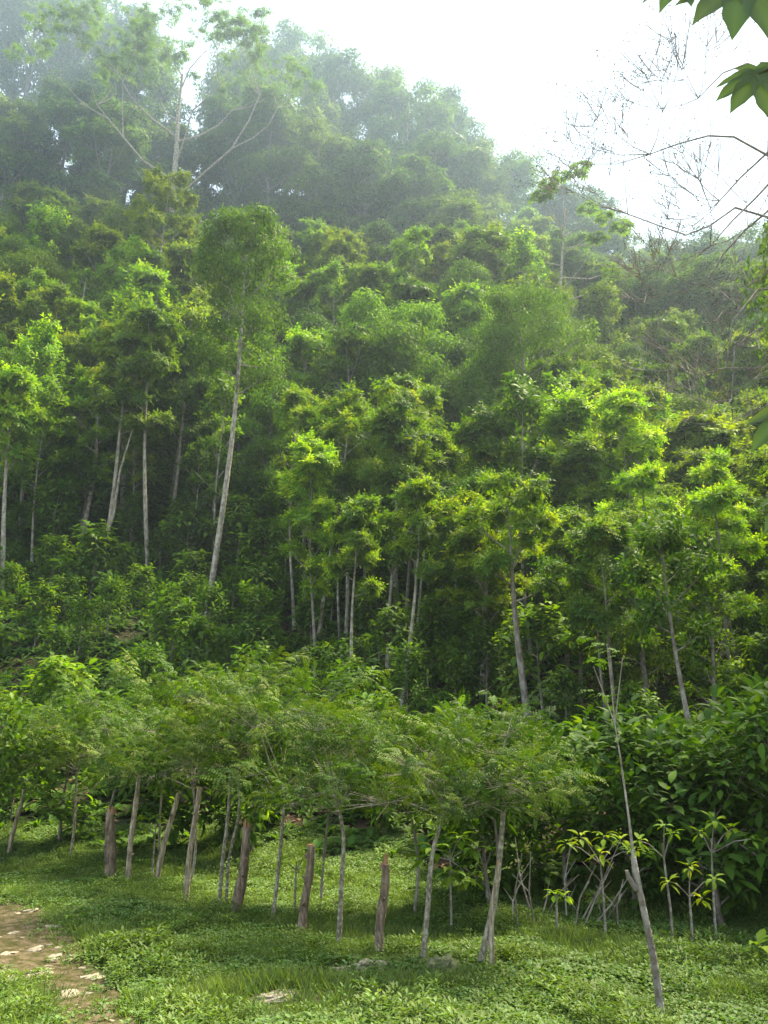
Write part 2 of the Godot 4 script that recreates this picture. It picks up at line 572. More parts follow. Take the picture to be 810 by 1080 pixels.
var path_far := [Vector2(-9.5, -13.0), Vector2(-6.5, -12.0), Vector2(-4.6, -10.9), Vector2(-3.75, -10.1), Vector2(-2.85, -8.75), Vector2(-2.12, -7.3), Vector2(-1.52, -6.0), Vector2(-0.95, -4.9), Vector2(-0.4, -3.4)]
var path_near := [Vector2(-9.5, -9.0), Vector2(-6.5, -7.7), Vector2(-4.3, -7.15), Vector2(-3.3, -7.05), Vector2(-2.75, -6.95), Vector2(-2.35, -6.55), Vector2(-2.02, -5.9), Vector2(-1.75, -5.0), Vector2(-1.3, -3.4)]

func path_share(x: float, z: float) -> float:   # > 0 inside the path, metres from its edge roughly
	var best := -9.0
	for k in path_far.size() - 1:
		var quad := PackedVector2Array([path_far[k], path_far[k + 1], path_near[k + 1], path_near[k]])
		if Geometry2D.is_point_in_polygon(Vector2(x, z), quad):
			best = 9.0
			for e in [[path_far[k], path_far[k + 1]], [path_near[k], path_near[k + 1]]]:
				best = minf(best, Geometry2D.get_closest_point_to_segment(Vector2(x, z), e[0], e[1]).distance_to(Vector2(x, z)))
			return best
	return best

func make_path() -> void:
	var st := SurfaceTool.new()
	st.begin(Mesh.PRIMITIVE_TRIANGLES)
	var n := 12
	var rows := 0
	for k in path_far.size() - 1:
		for e in 6:
			var t := e / 6.0
			var a: Vector2 = path_far[k].lerp(path_far[k + 1], t)
			var b: Vector2 = path_near[k].lerp(path_near[k + 1], t)
			for q in n + 1:
				var c := a.lerp(b, float(q) / n)
				if q == 0 or q == n: c += Vector2(rng.randf_range(-0.06, 0.06), rng.randf_range(-0.06, 0.06))
				var edge := 0.0 if q == 0 or q == n else 1.0
				st.add_vertex(Vector3(c.x, hgt(c.x, c.y) + 0.006 + 0.016 * edge + rng.randf_range(0.0, 0.012) * edge, c.y))
			rows += 1
	for b in rows - 1:
		for a in n:
			var k := b * (n + 1) + a
			for q in [k, k + n + 1, k + 1, k + 1, k + n + 1, k + n + 2]:
				st.add_index(q)
	st.generate_normals()
	var path := setting("path", st.commit(), M.path)
	var kinds := []
	for k in 7:
		kinds.append(lump(Vector3(1.0, 0.34, 0.7), 50 + k, 0.35, 6))
	var put := 0
	for tries in 900:
		if put >= 130: break
		var x := rng.randf_range(-5.2, -1.5)
		var z := rng.randf_range(-10.6, -5.5)
		var s := path_share(x, z)
		if s < 0.12 or (s > 0.9 and rng.randf() < 0.3): continue
		if z < -9.2 and rng.randf() < 0.6: continue
		var o := part("stone", kinds[put % 7], M.stone, path)
		var r := rng.randf_range(0.025, 0.06) if rng.randf() < 0.7 else rng.randf_range(0.06, 0.125)
		o.position = Vector3(x, hgt(x, z) + 0.02, z)
		o.rotation = Vector3(rng.randf_range(-0.2, 0.2), rng.randf() * TAU, rng.randf_range(-0.2, 0.2))
		o.scale = Vector3.ONE * r
		put += 1

# ---------------------------------------------------------------- tuft library
var TU := {}
func make_tufts() -> void:
	var mid := Color(0.098, 0.185, 0.020)
	var deep := Color(0.066, 0.136, 0.020)
	var young := Color(0.165, 0.255, 0.020)
	TU.feather = [tuft_feather(8, 0.46, 4, 0.16, 0.07, mid, 1.3, -0.1), tuft_feather(8, 0.44, 4, 0.17, 0.072, mid, 1.3, -0.1), tuft_feather(8, 0.46, 4, 0.16, 0.07, deep, 1.3, -0.2), tuft_feather(8, 0.42, 4, 0.16, 0.068, young, 1.4, 0.0)]
	TU.feather_far = [tuft_feather(7, 0.46, 3, 0.23, 0.115, mid, 1.3, -0.1), tuft_feather(7, 0.44, 3, 0.24, 0.12, mid, 1.3, -0.1), tuft_feather(7, 0.46, 3, 0.23, 0.115, deep, 1.3, -0.2), tuft_feather(7, 0.42, 3, 0.23, 0.11, young, 1.4, 0.0)]
	TU.broad = [tuft_twig(9, 0.3, 0.30, 0.13, 1.0, mid, 1.1, -0.4), tuft_twig(9, 0.3, 0.30, 0.13, 1.2, deep, 1.1, -0.5), tuft_twig(8, 0.3, 0.28, 0.12, 0.9, young, 1.2, -0.2), tuft_twig(9, 0.3, 0.32, 0.13, 1.2, deep, 1.0, -0.5)]
	TU.fine = [tuft_cloud(46, 0.46, 0.20, 0.055, deep, 1.0), tuft_cloud(46, 0.46, 0.20, 0.06, mid, 1.0), tuft_cloud(42, 0.42, 0.21, 0.06, deep, 1.2)]
	TU.far = [tuft_cloud(44, 0.70, 0.34, 0.17, deep), tuft_cloud(44, 0.7, 0.32, 0.16, mid), tuft_cloud(40, 0.65, 0.34, 0.17, deep), tuft_feather(9, 0.85, 4, 0.34, 0.15, mid)]
	TU.spray = [tuft_spray(9, 0.75, 0.26, 5, 0.062, 0.030, mid), tuft_spray(8, 0.7, 0.28, 5, 0.062, 0.031, mid), tuft_spray(9, 0.8, 0.27, 6, 0.058, 0.028, young), tuft_spray(8, 0.7, 0.26, 5, 0.064, 0.032, deep)]
	TU.cacao = [tuft_twig(9, 0.35, 0.27, 0.10, 1.5, mid), tuft_twig(8, 0.3, 0.29, 0.105, 1.7, deep), tuft_twig(9, 0.35, 0.25, 0.095, 1.3, deep), tuft_twig(7, 0.3, 0.25, 0.09, 1.5, young)]
	TU.coffee = [tuft_twig(12, 0.45, 0.17, 0.065, 0.9, deep), tuft_twig(12, 0.4, 0.16, 0.06, 0.9, mid), tuft_twig(10, 0.4, 0.18, 0.065, 1.1, deep)]
	TU.whorl = [tuft_twig(9, 0.10, 0.24, 0.085, 1.1, young, 0.7, -0.4), tuft_twig(8, 0.10, 0.25, 0.09, 1.2, Color(0.12, 0.21, 0.025), 0.6, -0.5)]
	TU.twiggy = [tuft_twig(4, 0.3, 0.10, 0.04, 1.2, Color(0.10, 0.075, 0.03)), tuft_twig(3, 0.3, 0.11, 0.045, 1.2, Color(0.06, 0.07, 0.03))]
	TU.airy = [tuft_feather(7, 0.62, 4, 0.26, 0.10, mid, 0.8, -0.2), tuft_feather(6, 0.62, 4, 0.26, 0.10, deep, 0.8, -0.2), tuft_feather(7, 0.6, 4, 0.26, 0.10, mid, 0.8, -0.2)]
	var cs := []
	for k in 2:
		var A := Acc.new()
		for e in 5:
			var d := aim(e * 2.4 + k, rng.randf_range(0.1, 0.8))
			A.tube([Vector3.ZERO, d * 0.3 + Vector3.UP * 0.05, d * 0.6], [0.02, 0.015, 0.012], 4, deep, 0.0, null, false)
			palmate(A, d * 0.6, (Vector3.UP + d * 0.6).normalized(), 9, 0.5, 0.16, 0.5, mid)
		cs.append(A.mesh())
	TU.parasol = cs

# ---------------------------------------------------------------- the ridge
func rank_from(list: Array, x: float, ref: float) -> String:
	var n := 0
	for b in list:
		if (x > ref and b[0] > ref and b[0] <= x) or (x <= ref and b[0] <= ref and b[0] >= x): n += 1
	return ["first", "second", "third", "fourth", "fifth", "sixth", "seventh", "eighth", "ninth", "tenth", "eleventh", "twelfth", "thirteenth", "fourteenth", "fifteenth", "sixteenth", "seventeenth", "eighteenth", "nineteenth", "twentieth"][clampi(n - 1, 0, 19)] + (" to the right of" if x > ref else " to the left of")

func make_ridge() -> void:
	var kinds := []
	for k in 7:
		kinds.append(grow({"h": 16.0, "r": 0.26, "cb": 0.20 + 0.02 * k, "w": rng.randf_range(3.6, 4.8), "limbs": 15, "subs": 4, "up": 0.3, "tufts": TU.far, "ts": 0.8, "along": 0, "fill": false, "puff": 6, "pr": 0.95, "wob": 0.03, "pack": 0.8}))
	var back := [[-50.6, -76.0, 33.0], [-46.2, -78.0, 31.0], [-41.5, -80.0, 32.0], [-36.5, -82.0, 30.5], [-30.5, -83.0, 27.0], [-17.0, -84.0, 26.5], [-10.9, -84.0, 28.0], [-5.8, -78.0, 25.4], [-1.1, -80.0, 25.0], [2.6, -76.0, 23.3], [6.4, -80.0, 22.2], [8.6, -74.0, 16.3], [13.1, -80.0, 16.6], [18.7, -78.0, 14.8], [22.3, -74.0, 12.4], [27.2, -76.0, 10.4], [28.4, -70.0, 11.6], [34.3, -74.0, 12.0], [35.4, -68.0, 14.2], [40.5, -72.0, 14.0], [46.0, -70.0, 15.0]]
	var front := [[-40.5, -66.0, 19.5], [-34.8, -66.0, 18.3], [-31.0, -69.0, 20.5], [-25.1, -67.0, 18.4], [-20.8, -71.0, 16.0], [-14.5, -71.0, 20.3], [-10.5, -69.0, 22.0], [-6.5, -67.0, 19.1], [-2.2, -66.0, 16.3], [2.2, -67.0, 14.6], [6.2, -65.0, 12.5], [10.2, -66.0, 10.0], [15.0, -65.0, 10.7], [18.6, -63.0, 9.0], [21.4, -61.0, 9.6], [25.0, -59.0, 11.5], [27.6, -57.0, 11.3], [32.5, -60.0, 11.0], [-27.0, -75.0, 24.0], [-8.0, -73.0, 21.0], [4.2, -71.0, 17.0], [-16.0, -77.0, 22.0]]
	for k in back.size():
		var b: Array = back[k]
		var east: bool = b[0] > 20.0
		var look := "tall hazy" if b[0] < 7.5 else ("low dark" if east else "shorter hazy")
		var label := "%s ridge-crest tree, %s the giant tree" % [look, rank_from(back, b[0], -17.9)]
		var group := "trees along the ridge crest"
		plant("forest_tree", kinds[k % 7], M.bark_grey, [M.leaf, M.leaf_deep, M.leaf_olive][k % 3], on(b[0], b[1], 0.3), b[2], label, "tree", group, rng.randf() * TAU, clampf(19.0 / b[2], 0.75, 1.25))
	for k in front.size():
		var b: Array = front[k]
		var look := "dark broad" if b[0] > 8.0 else ("blue grey" if b[0] > -9.0 else "grey green")
		var label := "%s tree below the crest, %s the giant tree" % [look, rank_from(front, b[0], -17.9)]
		var group := "forest trees below the ridge crest"
		plant("forest_tree", kinds[(k * 3 + 1) % 7], M.bark_grey, [M.leaf, M.leaf_olive, M.leaf_deep][k % 3], on(b[0], b[1], 0.3), b[2], label, "tree", group, rng.randf() * TAU, clampf(17.0 / b[2], 0.85, 1.3))
	var mist := FogVolume.new()
	mist.name = "mist"
	mist.shape = RenderingServer.FOG_VOLUME_SHAPE_ELLIPSOID
	mist.size = Vector3(240, 62, 100)
	mist.position = Vector3(0, 57, -96)
	var fm := FogMaterial.new()
	fm.density = 0.005
	fm.albedo = Color(0.78, 0.90, 1.0)
	mist.material = fm
	add_child(mist)
	mist.set_meta("kind", "stuff")
	mist.set_meta("label", "pale blue mist hanging among the ridge trees")
	mist.set_meta("category", "mist")
	for b in [[9.6, -12.6, 13.0], [10.8, -16.4, 14.5], [9.2, -9.3, 11.5], [12.8, -20.5, 14.0], [8.2, -5.6, 9.5]]:
		plant("forest_tree", kinds[int(b[2]) % 7], M.bark_grey, M.leaf, on(b[0], b[1], 0.2), b[2], "broad tree past the frame's right edge, %s the bare tree" % rank_from([[9.6], [10.8], [9.2], [12.8], [8.2]], b[0], 6.75), "tree", "trees past the frame's right edge", rng.randf() * TAU, 0.62)
	make_giant()
	make_parasol_tree()
	make_bare_tree()

func limb(T: Acc, st: SurfaceTool, pts: Array, r0: float, r1: float, tufts: Array, ts: float, depth: int, spread := 1.0) -> void:
	var rr := []
	for k in pts.size(): rr.append(maxf(lerpf(r0, r1, float(k) / (pts.size() - 1)), 0.0048))
	T.tube(pts, rr, 6, Color.WHITE, 0.0, null, false)
	var end: Vector3 = pts[-1]
	var d: Vector3 = (pts[-1] - pts[-2]).normalized()
	if depth == 0:
		for k in 2:
			var y := (Vector3.UP * 1.4 + d).normalized()
			st.append_from(tufts[rng.randi() % tufts.size()], 0, Transform3D((Basis(Quaternion(Vector3.UP, y)) * Basis(Vector3.UP, rng.randf() * TAU)).scaled(Vector3.ONE * ts * rng.randf_range(0.7, 1.2)), end + aim(rng.randf() * TAU, rng.randf_range(-0.3, 0.6)) * ts * 1.5 * rng.randf()))
		return
	for k in (4 if tufts.size() == 2 else 3):
		var nd := (d + aim(rng.randf() * TAU, rng.randf_range(-0.1, 0.7)) * 0.9 * spread + Vector3.UP * 0.1).normalized()
		var l := (pts[-1] as Vector3).distance_to(pts[0]) * rng.randf_range(0.35, 0.6)
		l = clampf(l, 1.5 if tufts == TU.airy else 0.5, 3.4)
		var m := end + nd * l * 0.5
		limb(T, st, [end, m, m + (nd + Vector3.UP * 0.3).normalized() * l * 0.5], r1, r1 * 0.45, tufts, ts, depth - 1, spread)

func make_giant() -> void:
	# the pale-limbed emergent tree: its limbs stand clear of the leaves, the crown is a thin wide umbrella
	var o := thing("giant_tree", "giant pale-limbed tree with forked bare limbs and a thin feathery umbrella crown at the ridge", "tree", on(-17.9, -62.0, 0.3) + Vector3(0, 0, 0))
	var T := Acc.new()
	var st := SurfaceTool.new()
	st.begin(Mesh.PRIMITIVE_TRIANGLES)
	T.tube([Vector3(0.2, -0.3, 0), Vector3(0.1, 10.0, 0), Vector3(0, 15.0, 0), Vector3(0.0, 18.5, 0), Vector3(-0.1, 21.0, 0), Vector3(0, 25.5, 0)], [0.34, 0.28, 0.23, 0.19, 0.15, 0.09], 9, Color.WHITE, 0.03, rng)
	var arms := [
		[[Vector3(0, 18.8, 0), Vector3(-2.4, 20.6, 0.4), Vector3(-4.2, 22.6, 0.6), Vector3(-5.4, 24.8, 0.8)], 0.17],
		[[Vector3(0, 18.4, 0), Vector3(1.7, 19.4, -0.5), Vector3(3.3, 20.9, -0.9), Vector3(4.3, 22.6, -1.1)], 0.16],
		[[Vector3(0.05, 16.2, 0), Vector3(0.9, 18.0, 0.9), Vector3(1.6, 20.0, 1.8), Vector3(3.9, 22.0, 2.4)], 0.14],
		[[Vector3(0, 20.6, 0), Vector3(-1.3, 21.9, -0.8), Vector3(-2.2, 24.0, -1.4)], 0.10],
		[[Vector3(0, 14.4, 0), Vector3(-2.6, 15.9, 0.8), Vector3(-4.3, 18.0, 1.1), Vector3(-6.8, 21.2, 1.2)], 0.17],
		[[Vector3(-4.3, 18.0, 1.1), Vector3(-4.5, 20.6, 1.4), Vector3(-4.6, 23.4, 1.6)], 0.10],
		[[Vector3(-5.6, 19.7, 1.15), Vector3(-7.8, 20.9, 1.6), Vector3(-10.0, 23.4, 1.8)], 0.10],
		[[Vector3(0.1, 12.4, 0), Vector3(2.8, 14.6, 0.9), Vector3(5.0, 16.6, 1.3), Vector3(6.4, 19.3, 1.5), Vector3(7.2, 22.0, 1.4)], 0.17],
		[[Vector3(5.0, 16.6, 1.3), Vector3(6.9, 17.3, 1.8), Vector3(8.2, 18.5, 2.0), Vector3(8.9, 20.2, 2.0)], 0.11],
		[[Vector3(0, 24.0, 0), Vector3(0.8, 25.6, 0.6), Vector3(2.0, 27.0, 0.9)], 0.10],
		[[Vector3(0, 25.3, 0), Vector3(-0.6, 26.6, -0.4), Vector3(-1.4, 28.0, -0.6)], 0.10]]
	for a in arms:
		limb(T, st, a[0], a[1] * 0.72, a[1] * 0.3, TU.airy, 0.72, 3, 1.25)
	part("trunk", T.mesh(), M.bark_pale, o)
	part("crown", st.commit(), M.leaf, o)

func make_parasol_tree() -> void:
	# a slender tree whose big lobed leaves stand in round clusters against the sky
	var o := thing("parasol_tree", "slender tree with round clusters of big lobed leaves against the white sky", "tree", on(12.3, -56.0, 0.2))
	var T := Acc.new()
	var st := SurfaceTool.new()
	st.begin(Mesh.PRIMITIVE_TRIANGLES)
	T.tube([Vector3(0, -0.2, 0), Vector3(0.4, 6, 0), Vector3(1.0, 11, 0), Vector3(1.5, 15.5, 0)], [0.16, 0.13, 0.10, 0.05], 7, Color.WHITE, 0.03, rng)
	var arms := [[6.5, -2.6, 9.0, 0.4], [8.5, 2.4, 11.5, 0.6], [10.5, -2.2, 13.0, -0.6], [11.5, 3.4, 14.0, 0.3], [12.5, -0.8, 16.0, 0.7], [13.0, 2.9, 16.4, -0.5], [14.0, 0.4, 17.6, 0.2], [12.0, 4.6, 13.2, 0.2], [9.5, 4.2, 10.8, -0.4], [13.6, -1.6, 14.6, 0.8], [7.5, 3.4, 8.6, 0.5], [14.6, 1.9, 18.2, 0.3]]
	for a in arms:
		var b := Vector3(a[0] * 0.1, a[0], 0)
		var e := Vector3(a[1] + 0.8, a[2], a[3] * 3.0)
		T.tube([b, b.lerp(e, 0.55) + Vector3(0, -0.4, 0), e], [0.05, 0.035, 0.02], 5, Color.WHITE, 0.0, null, false)
		for q in 2:
			st.append_from(TU.parasol[q], 0, Transform3D(Basis(Vector3.UP, rng.randf() * TAU).scaled(Vector3.ONE * rng.randf_range(1.0, 1.35)), e + Vector3(0, -0.3 * q, 0)))
	part("trunk", T.mesh(), M.bark_pale, o)
	part("crown", st.commit(), M.leaf, o)

func make_bare_tree() -> void:
	# a nearly leafless tree reaching in from the edge of the frame
	var at := on(6.95, -12.2, 0.2)
	var o := thing("bare_tree", "nearly leafless tree with crooked twigs reaching across the white sky at the frame's edge", "tree", at)
	var T := Acc.new()
	var st := SurfaceTool.new()
	st.begin(Mesh.PRIMITIVE_TRIANGLES)
	var g := func(x: float, y: float, z: float) -> Vector3: return Vector3(x + 0.12, y, z) - at
	T.tube([Vector3(0, -0.2, 0), Vector3(0.15, 3, 0), Vector3(0.0, 6, 0.1), g.call(6.32, 8.8, -12.1), g.call(6.2, 10.0, -12.0), g.call(6.3, 11.3, -12.0), g.call(6.6, 13.2, -12.1)], [0.12, 0.095, 0.075, 0.05, 0.04, 0.03, 0.012], 8, Color.WHITE, 0.05, rng)
	var arms := [
		[g.call(6.29, 11.2, -12), g.call(5.7, 11.5, -11.9), g.call(5.23, 11.44, -11.8), g.call(4.65, 11.19, -11.7), g.call(4.2, 11.0, -11.7)],
		[g.call(6.2, 10.0, -12), g.call(5.66, 10.28, -12.1), g.call(5.24, 10.0, -12.2), g.call(4.84, 9.83, -12.2), g.call(4.4, 10.1, -12.3), g.call(3.95, 10.3, -12.3)],
		[g.call(6.25, 10.7, -12), g.call(5.9, 10.3, -11.9), g.call(5.45, 9.83, -11.8), g.call(5.0, 9.3, -11.7)],
		[g.call(6.2, 10.2, -12), g.call(5.8, 9.9, -12.2), g.call(5.5, 9.6, -12.4), g.call(5.2, 9.1, -12.5)],
		[g.call(6.5, 12.9, -12), g.call(6.1, 13.0, -11.9), g.call(5.6, 12.7, -11.8), g.call(5.1, 12.1, -11.7)],
		[g.call(6.3, 11.3, -12), g.call(5.9, 11.0, -12.3), g.call(5.6, 10.7, -12.5)],
		[g.call(6.3, 8.8, -12.1), g.call(5.8, 8.7, -12.0), g.call(5.3, 8.1, -11.9), g.call(5.1, 7.3, -11.9)],
		[g.call(6.4, 8.0, -12.1), g.call(5.9, 8.2, -12.3), g.call(5.5, 7.9, -12.4), g.call(5.35, 7.0, -12.4)],
		[g.call(6.4, 11.8, -12), g.call(7.0, 12.4, -12.2), g.call(7.6, 13.0, -12.3)]]
	for a in arms:
		limb(T, st, a, 0.020, 0.009, TU.twiggy, 0.42, 3, 1.25)
	part("trunk", T.mesh(), M.bark_grey, o)
	part("crown", st.commit(), M.dead, o)

# ---------------------------------------------------------------- the wooded slope
func make_slope() -> void:
	var fk := []
	for k in 9:
		fk.append(grow({"h": 9.5, "r": 0.105, "cb": 0.13 + 0.015 * k, "w": rng.randf_range(1.6, 2.15), "limbs": [17, 14, 20, 15][k % 4], "subs": 3 + k % 2, "up": 0.45 + 0.08 * (k % 4), "tufts": TU.feather_far if k % 3 else TU.broad, "ts": [0.75, 0.62, 0.85][k % 3] * (1.1 if k % 3 == 0 else 1.0), "along": k % 2, "fill": false, "puff": 3 + (k * 2) % 4, "pr": 0.30 + 0.09 * (k % 4), "miss": 0.10, "flare": 0.85 + 0.12 * (k % 3), "curl": 0.12, "wob": 0.03, "pack": 0.7}))
	var sk := []
	for k in 5:
		sk.append(grow({"h": 8.0, "r": 0.055, "cb": 0.32, "w": rng.randf_range(1.1, 1.45), "limbs": 12 + k, "subs": 3, "up": 0.5 + 0.06 * k, "tufts": TU.feather if k != 3 else TU.broad, "ts": 0.6 + 0.04 * k, "along": k % 2, "fill": false, "puff": 3 + k % 3, "pr": 0.26 + 0.05 * (k % 3), "miss": 0.12, "curl": 0.14, "wob": 0.035, "pack": 0.75}))
	var gk := []
	for k in 4:
		gk.append(grow({"h": 10.0, "r": 0.11, "cb": 0.16, "w": rng.randf_range(1.7, 2.2), "limbs": 19, "subs": 4, "up": 0.45, "tufts": TU.fine, "ts": 0.95, "along": 0, "fill": false, "puff": 4, "pr": 0.45, "wob": 0.02}))
	# the trees whose trunks can be told apart: x, z, height, height of the clear trunk, lean, trunk radius, crown radius, tufts, leaf, bark, label
	var own := [
		[-15.2, -33.5, 9.2, 5.2, -0.3, 0.13, 1.5, "feather", "leaf_bright", "bark_pale", "pale-trunked tree at the left edge with a yellow green top"],
		[-12.3, -36.3, 11.5, 6.0, 0.3, 0.13, 1.9, "feather", "leaf_olive", "bark_pale", "olive-crowned tree on a pale trunk with a side stem, left of the twin trunks"],
		[-10.3, -36.6, 12.5, 6.4, -0.5, 0.12, 1.7, "feather", "leaf", "bark_pale", "nearer of the twin pale trunks left of the tallest white trunk"],
		[-10.2, -39.0, 11.0, 5.2, 0.1, 0.12, 1.7, "feather", "leaf_deep", "bark_grey", "farther of the twin trunks left of the tallest white trunk"],
		[-6.5, -30.9, 16.9, 8.6, 0.42, 0.145, 2.5, "fine", "leaf_pale", "bark_pale", "tallest white-trunked tree of the slope with a fine grey green crown"],
		[-3.06, -32.8, 8.0, 2.6, 0.0, 0.10, 1.3, "feather", "leaf", "bark_pale", "short white trunk showing between dark leaves right of the tallest white trunk"],
		[-2.18, -27.5, 8.6, 3.4, 0.35, 0.09, 1.7, "feather", "leaf", "bark_pale", "slim leaning tree with a bright layered crown in the middle of the slope"],
		[-1.24, -26.8, 6.6, 3.1, 0.0, 0.09, 1.0, "feather", "leaf_deep", "bark_grey", "dark grey double-stemmed tree right of the slim leaning tree"],
		[-0.8, -21.6, 5.2, 2.5, 0.05, 0.055, 0.8, "feather", "leaf", "bark_pale", "thin pole-like tree just above the fence shrubs in the middle"],
		[0.46, -31.5, 9.2, 3.6, 0.1, 0.13, 1.8, "feather", "leaf", "bark_pale", "thick pale trunk under a bright crown in the centre of the slope"],
		[0.38, -20.7, 5.4, 3.0, 0.3, 0.065, 0.9, "feather", "leaf", "bark_pale", "straight white pole trunk in the centre rising from the fence shrubs"],
		[1.0, -27.4, 7.4, 3.3, 0.3, 0.05, 1.2, "feather", "leaf", "bark_pale", "thin whitish stem right of the straight white pole trunk"],
		[3.05, -18.4, 4.9, 2.5, -0.12, 0.105, 1.35, "feather", "leaf", "bark_grey", "grey straight trunk under a low bright layered crown right of centre"],
		[4.43, -16.4, 4.3, 1.9, -0.1, 0.04, 1.0, "feather", "leaf_deep", "bark_grey", "taller of two thin grey stems in the dark thicket"],
		[4.48, -17.6, 4.2, 1.6, 0.0, 0.035, 1.0, "coffee", "leaf_deep", "bark_grey", "shorter of two thin grey stems in the dark thicket"],
		[4.7, -13.1, 4.3, 2.4, -0.15, 0.06, 0.9, "coffee", "leaf_deep", "bark_grey", "leaning thin trunk at the dark side of the slope above the shrubs"],
		[-16.2, -42.5, 9.0, 3.2, 0.1, 0.13, 1.9, "feather", "leaf_olive", "bark_grey", "olive tree with a shaded trunk behind the trees of the left edge"],
		[-19.6, -45.0, 10.5, 4.0, 0.2, 0.13, 2.2, "feather", "leaf_olive", "bark_pale", "yellowish tree standing highest along the left edge of the slope"],
		[1.9, -52.0, 13.6, 4.4, 0.2, 0.13, 1.9, "feather", "leaf_bright", "bark_pale", "spire-topped yellow green tree standing out before the hazy ridge"],
		[-3.2, -50.0, 11.4, 4.4, 0.0, 0.13, 2.1, "feather", "leaf_bright", "bark_pale", "rounded bright green crown left of the spire-topped yellow tree"],
		[-15.9, -54.0, 17.0, 4.6, 0.0, 0.14, 3.0, "feather", "leaf_olive", "bark_pale", "broad bright crown under the giant tree's bare limbs"],
		[11.2, -34.0, 8.2, 3.0, 0.1, 0.09, 1.5, "feather", "leaf_bright", "bark_grey", "yellow-topped tree in the dark side of the slope, largest of its three"],
		[9.6, -23.5, 6.5, 2.5, 0.0, 0.07, 0.95, "feather", "leaf_bright", "bark_grey", "small round yellow green crown beside the largest yellow-topped tree"],
		[6.6, -21.2, 6.0, 2.4, 0.1, 0.06, 1.0, "feather", "leaf_bright", "bark_grey", "small bright-topped tree below the largest yellow-topped tree"],
		[8.0, -20.0, 5.6, 2.2, 0.0, 0.06, 0.95, "feather", "leaf_bright", "bark_grey", "small bright-topped tree nearest the right edge of the dark slope"],
		[6.7, -36.0, 12.8, 4.0, -0.2, 0.14, 3.0, "fine", "leaf", "bark_grey", "big fine-leaved dark green crown right of the middle of the slope"]]
	for s in own:
		var ts := 1.0 if s[2] > 7.0 else 0.72
		if s[7] == "fine": ts = 0.95 if s[2] > 7.0 else 0.6
		if s[7] == "coffee": ts = 0.75
		var n := 13 if s[2] > 7.0 else 9
		if s[6] > 2.3: n = 18
		var pr := grow({"h": s[2], "r": s[5] * 0.8, "cb": s[3] / s[2], "w": s[6], "limbs": n, "subs": 4, "up": 0.4, "dx": s[4] * s[2] / s[3], "tufts": TU[s[7]] if s[7] != "feather" or s[1] > -29.0 else TU.feather_far, "ts": ts * (0.72 if s[7] == "feather" else 1.0), "along": 0, "fill": false, "puff": 4 if s[7] == "feather" else 5, "pr": s[6] * 0.2, "pack": 0.7, "wob": 0.018, "taper": 1.6})
		var o := plant("slope_tree", pr, M[s[9]], M[s[8]], on(s[0], s[1], 0.1), s[2], s[10], "tree")
		if s[10].begins_with("olive-crowned"):
			var T := Acc.new()
			T.tube([Vector3(0.05, 1.4, 0), Vector3(0.35, 2.6, 0.1), Vector3(0.5, 4.6, 0.2), Vector3(0.9, 6.6, 0.2)], [0.07, 0.06, 0.05, 0.03], 6)
			part("side_stem", T.mesh(), M.bark_pale, o)
	# the crowd behind them
	var put := []
	for s in own: put.append(Vector2(s[0], s[1]))
	var n_put := 0
	for tries in 6000:
		if n_put >= 225: break
		var d := sqrt(rng.randf_range(38.0 * 38.0, 74.0 * 74.0))
		var x := d * rng.randf_range(-0.53, 0.53)
		var ok := true
		for q in put:
			if q.distance_to(Vector2(x, -d)) < 2.45: ok = false; break
		if not ok: continue
		put.append(Vector2(x, -d))
		var side := x / d
		var H := rng.randf_range(8.0, 12.0)
		if side > 0.22: H *= 0.85
		var lm: Material = [M.leaf, M.leaf_olive, M.leaf_bright, M.leaf_deep, M.leaf_bright][rng.randi() % 5]
		if side < -0.25: lm = [M.leaf, M.leaf_olive, M.leaf_olive, M.leaf_bright][rng.randi() % 4]
		if side > 0.2: lm = [M.leaf, M.leaf_deep, M.leaf, M.leaf_olive][rng.randi() % 4]
		var pr: Array = gk[rng.randi() % 4] if rng.randf() < 0.3 else fk[rng.randi() % 9]
		var where := "mid-slope"
		if side < -0.30: where = "at the left edge"
		elif side < -0.12: where = "behind the tall white trunk"
		elif side > 0.30: where = "below the bare twigs"
		elif side > 0.12: where = "behind the fine-leaved dark crown"
		var tier: String = "lowest" if d < 44.0 else ("second" if d < 52.0 else ("third" if d < 62.0 else "topmost"))
		var tone: String = {M.leaf: "green", M.leaf_olive: "olive green", M.leaf_deep: "dark green", M.leaf_bright: "yellow green"}[lm]
		var form := "fine-leaved" if pr[2] > 9.8 else "feathery"
		plant("slope_tree", pr, M.bark_pale if rng.randf() < 0.5 else M.bark_grey, lm, on(x, -d, 0.1), H, "%s %s tree in the %s tier of the slope, %s" % [tone, form, tier, where], "tree", "%s %s trees of the %s tier, %s" % [tone, form, tier, where], rng.randf() * TAU, rng.randf_range(0.9, 1.25))
		n_put += 1
	# slim poles with leafy heads packed between the named trunks
	n_put = 0
	for tries in 3000:
		if n_put >= 62: break
		var d := rng.randf_range(25.0, 40.0)
		var side := rng.randf_range(-0.12, 0.34) if rng.randf() < 0.8 else rng.randf_range(-0.52, -0.2)
		if side < -0.12 and d < 36.0: continue
		var x := d * side
		var ok := true
		for q in put:
			if q.distance_to(Vector2(x, -d)) < 1.7: ok = false; break
		if not ok: continue
		put.append(Vector2(x, -d))
		var H := rng.randf_range(6.0, 9.5)
		var lm: Material = [M.leaf, M.leaf_olive, M.leaf_deep, M.leaf_bright][rng.randi() % 4]
		var tone: String = {M.leaf: "green", M.leaf_olive: "olive green", M.leaf_deep: "dark green", M.leaf_bright: "yellow green"}[lm]
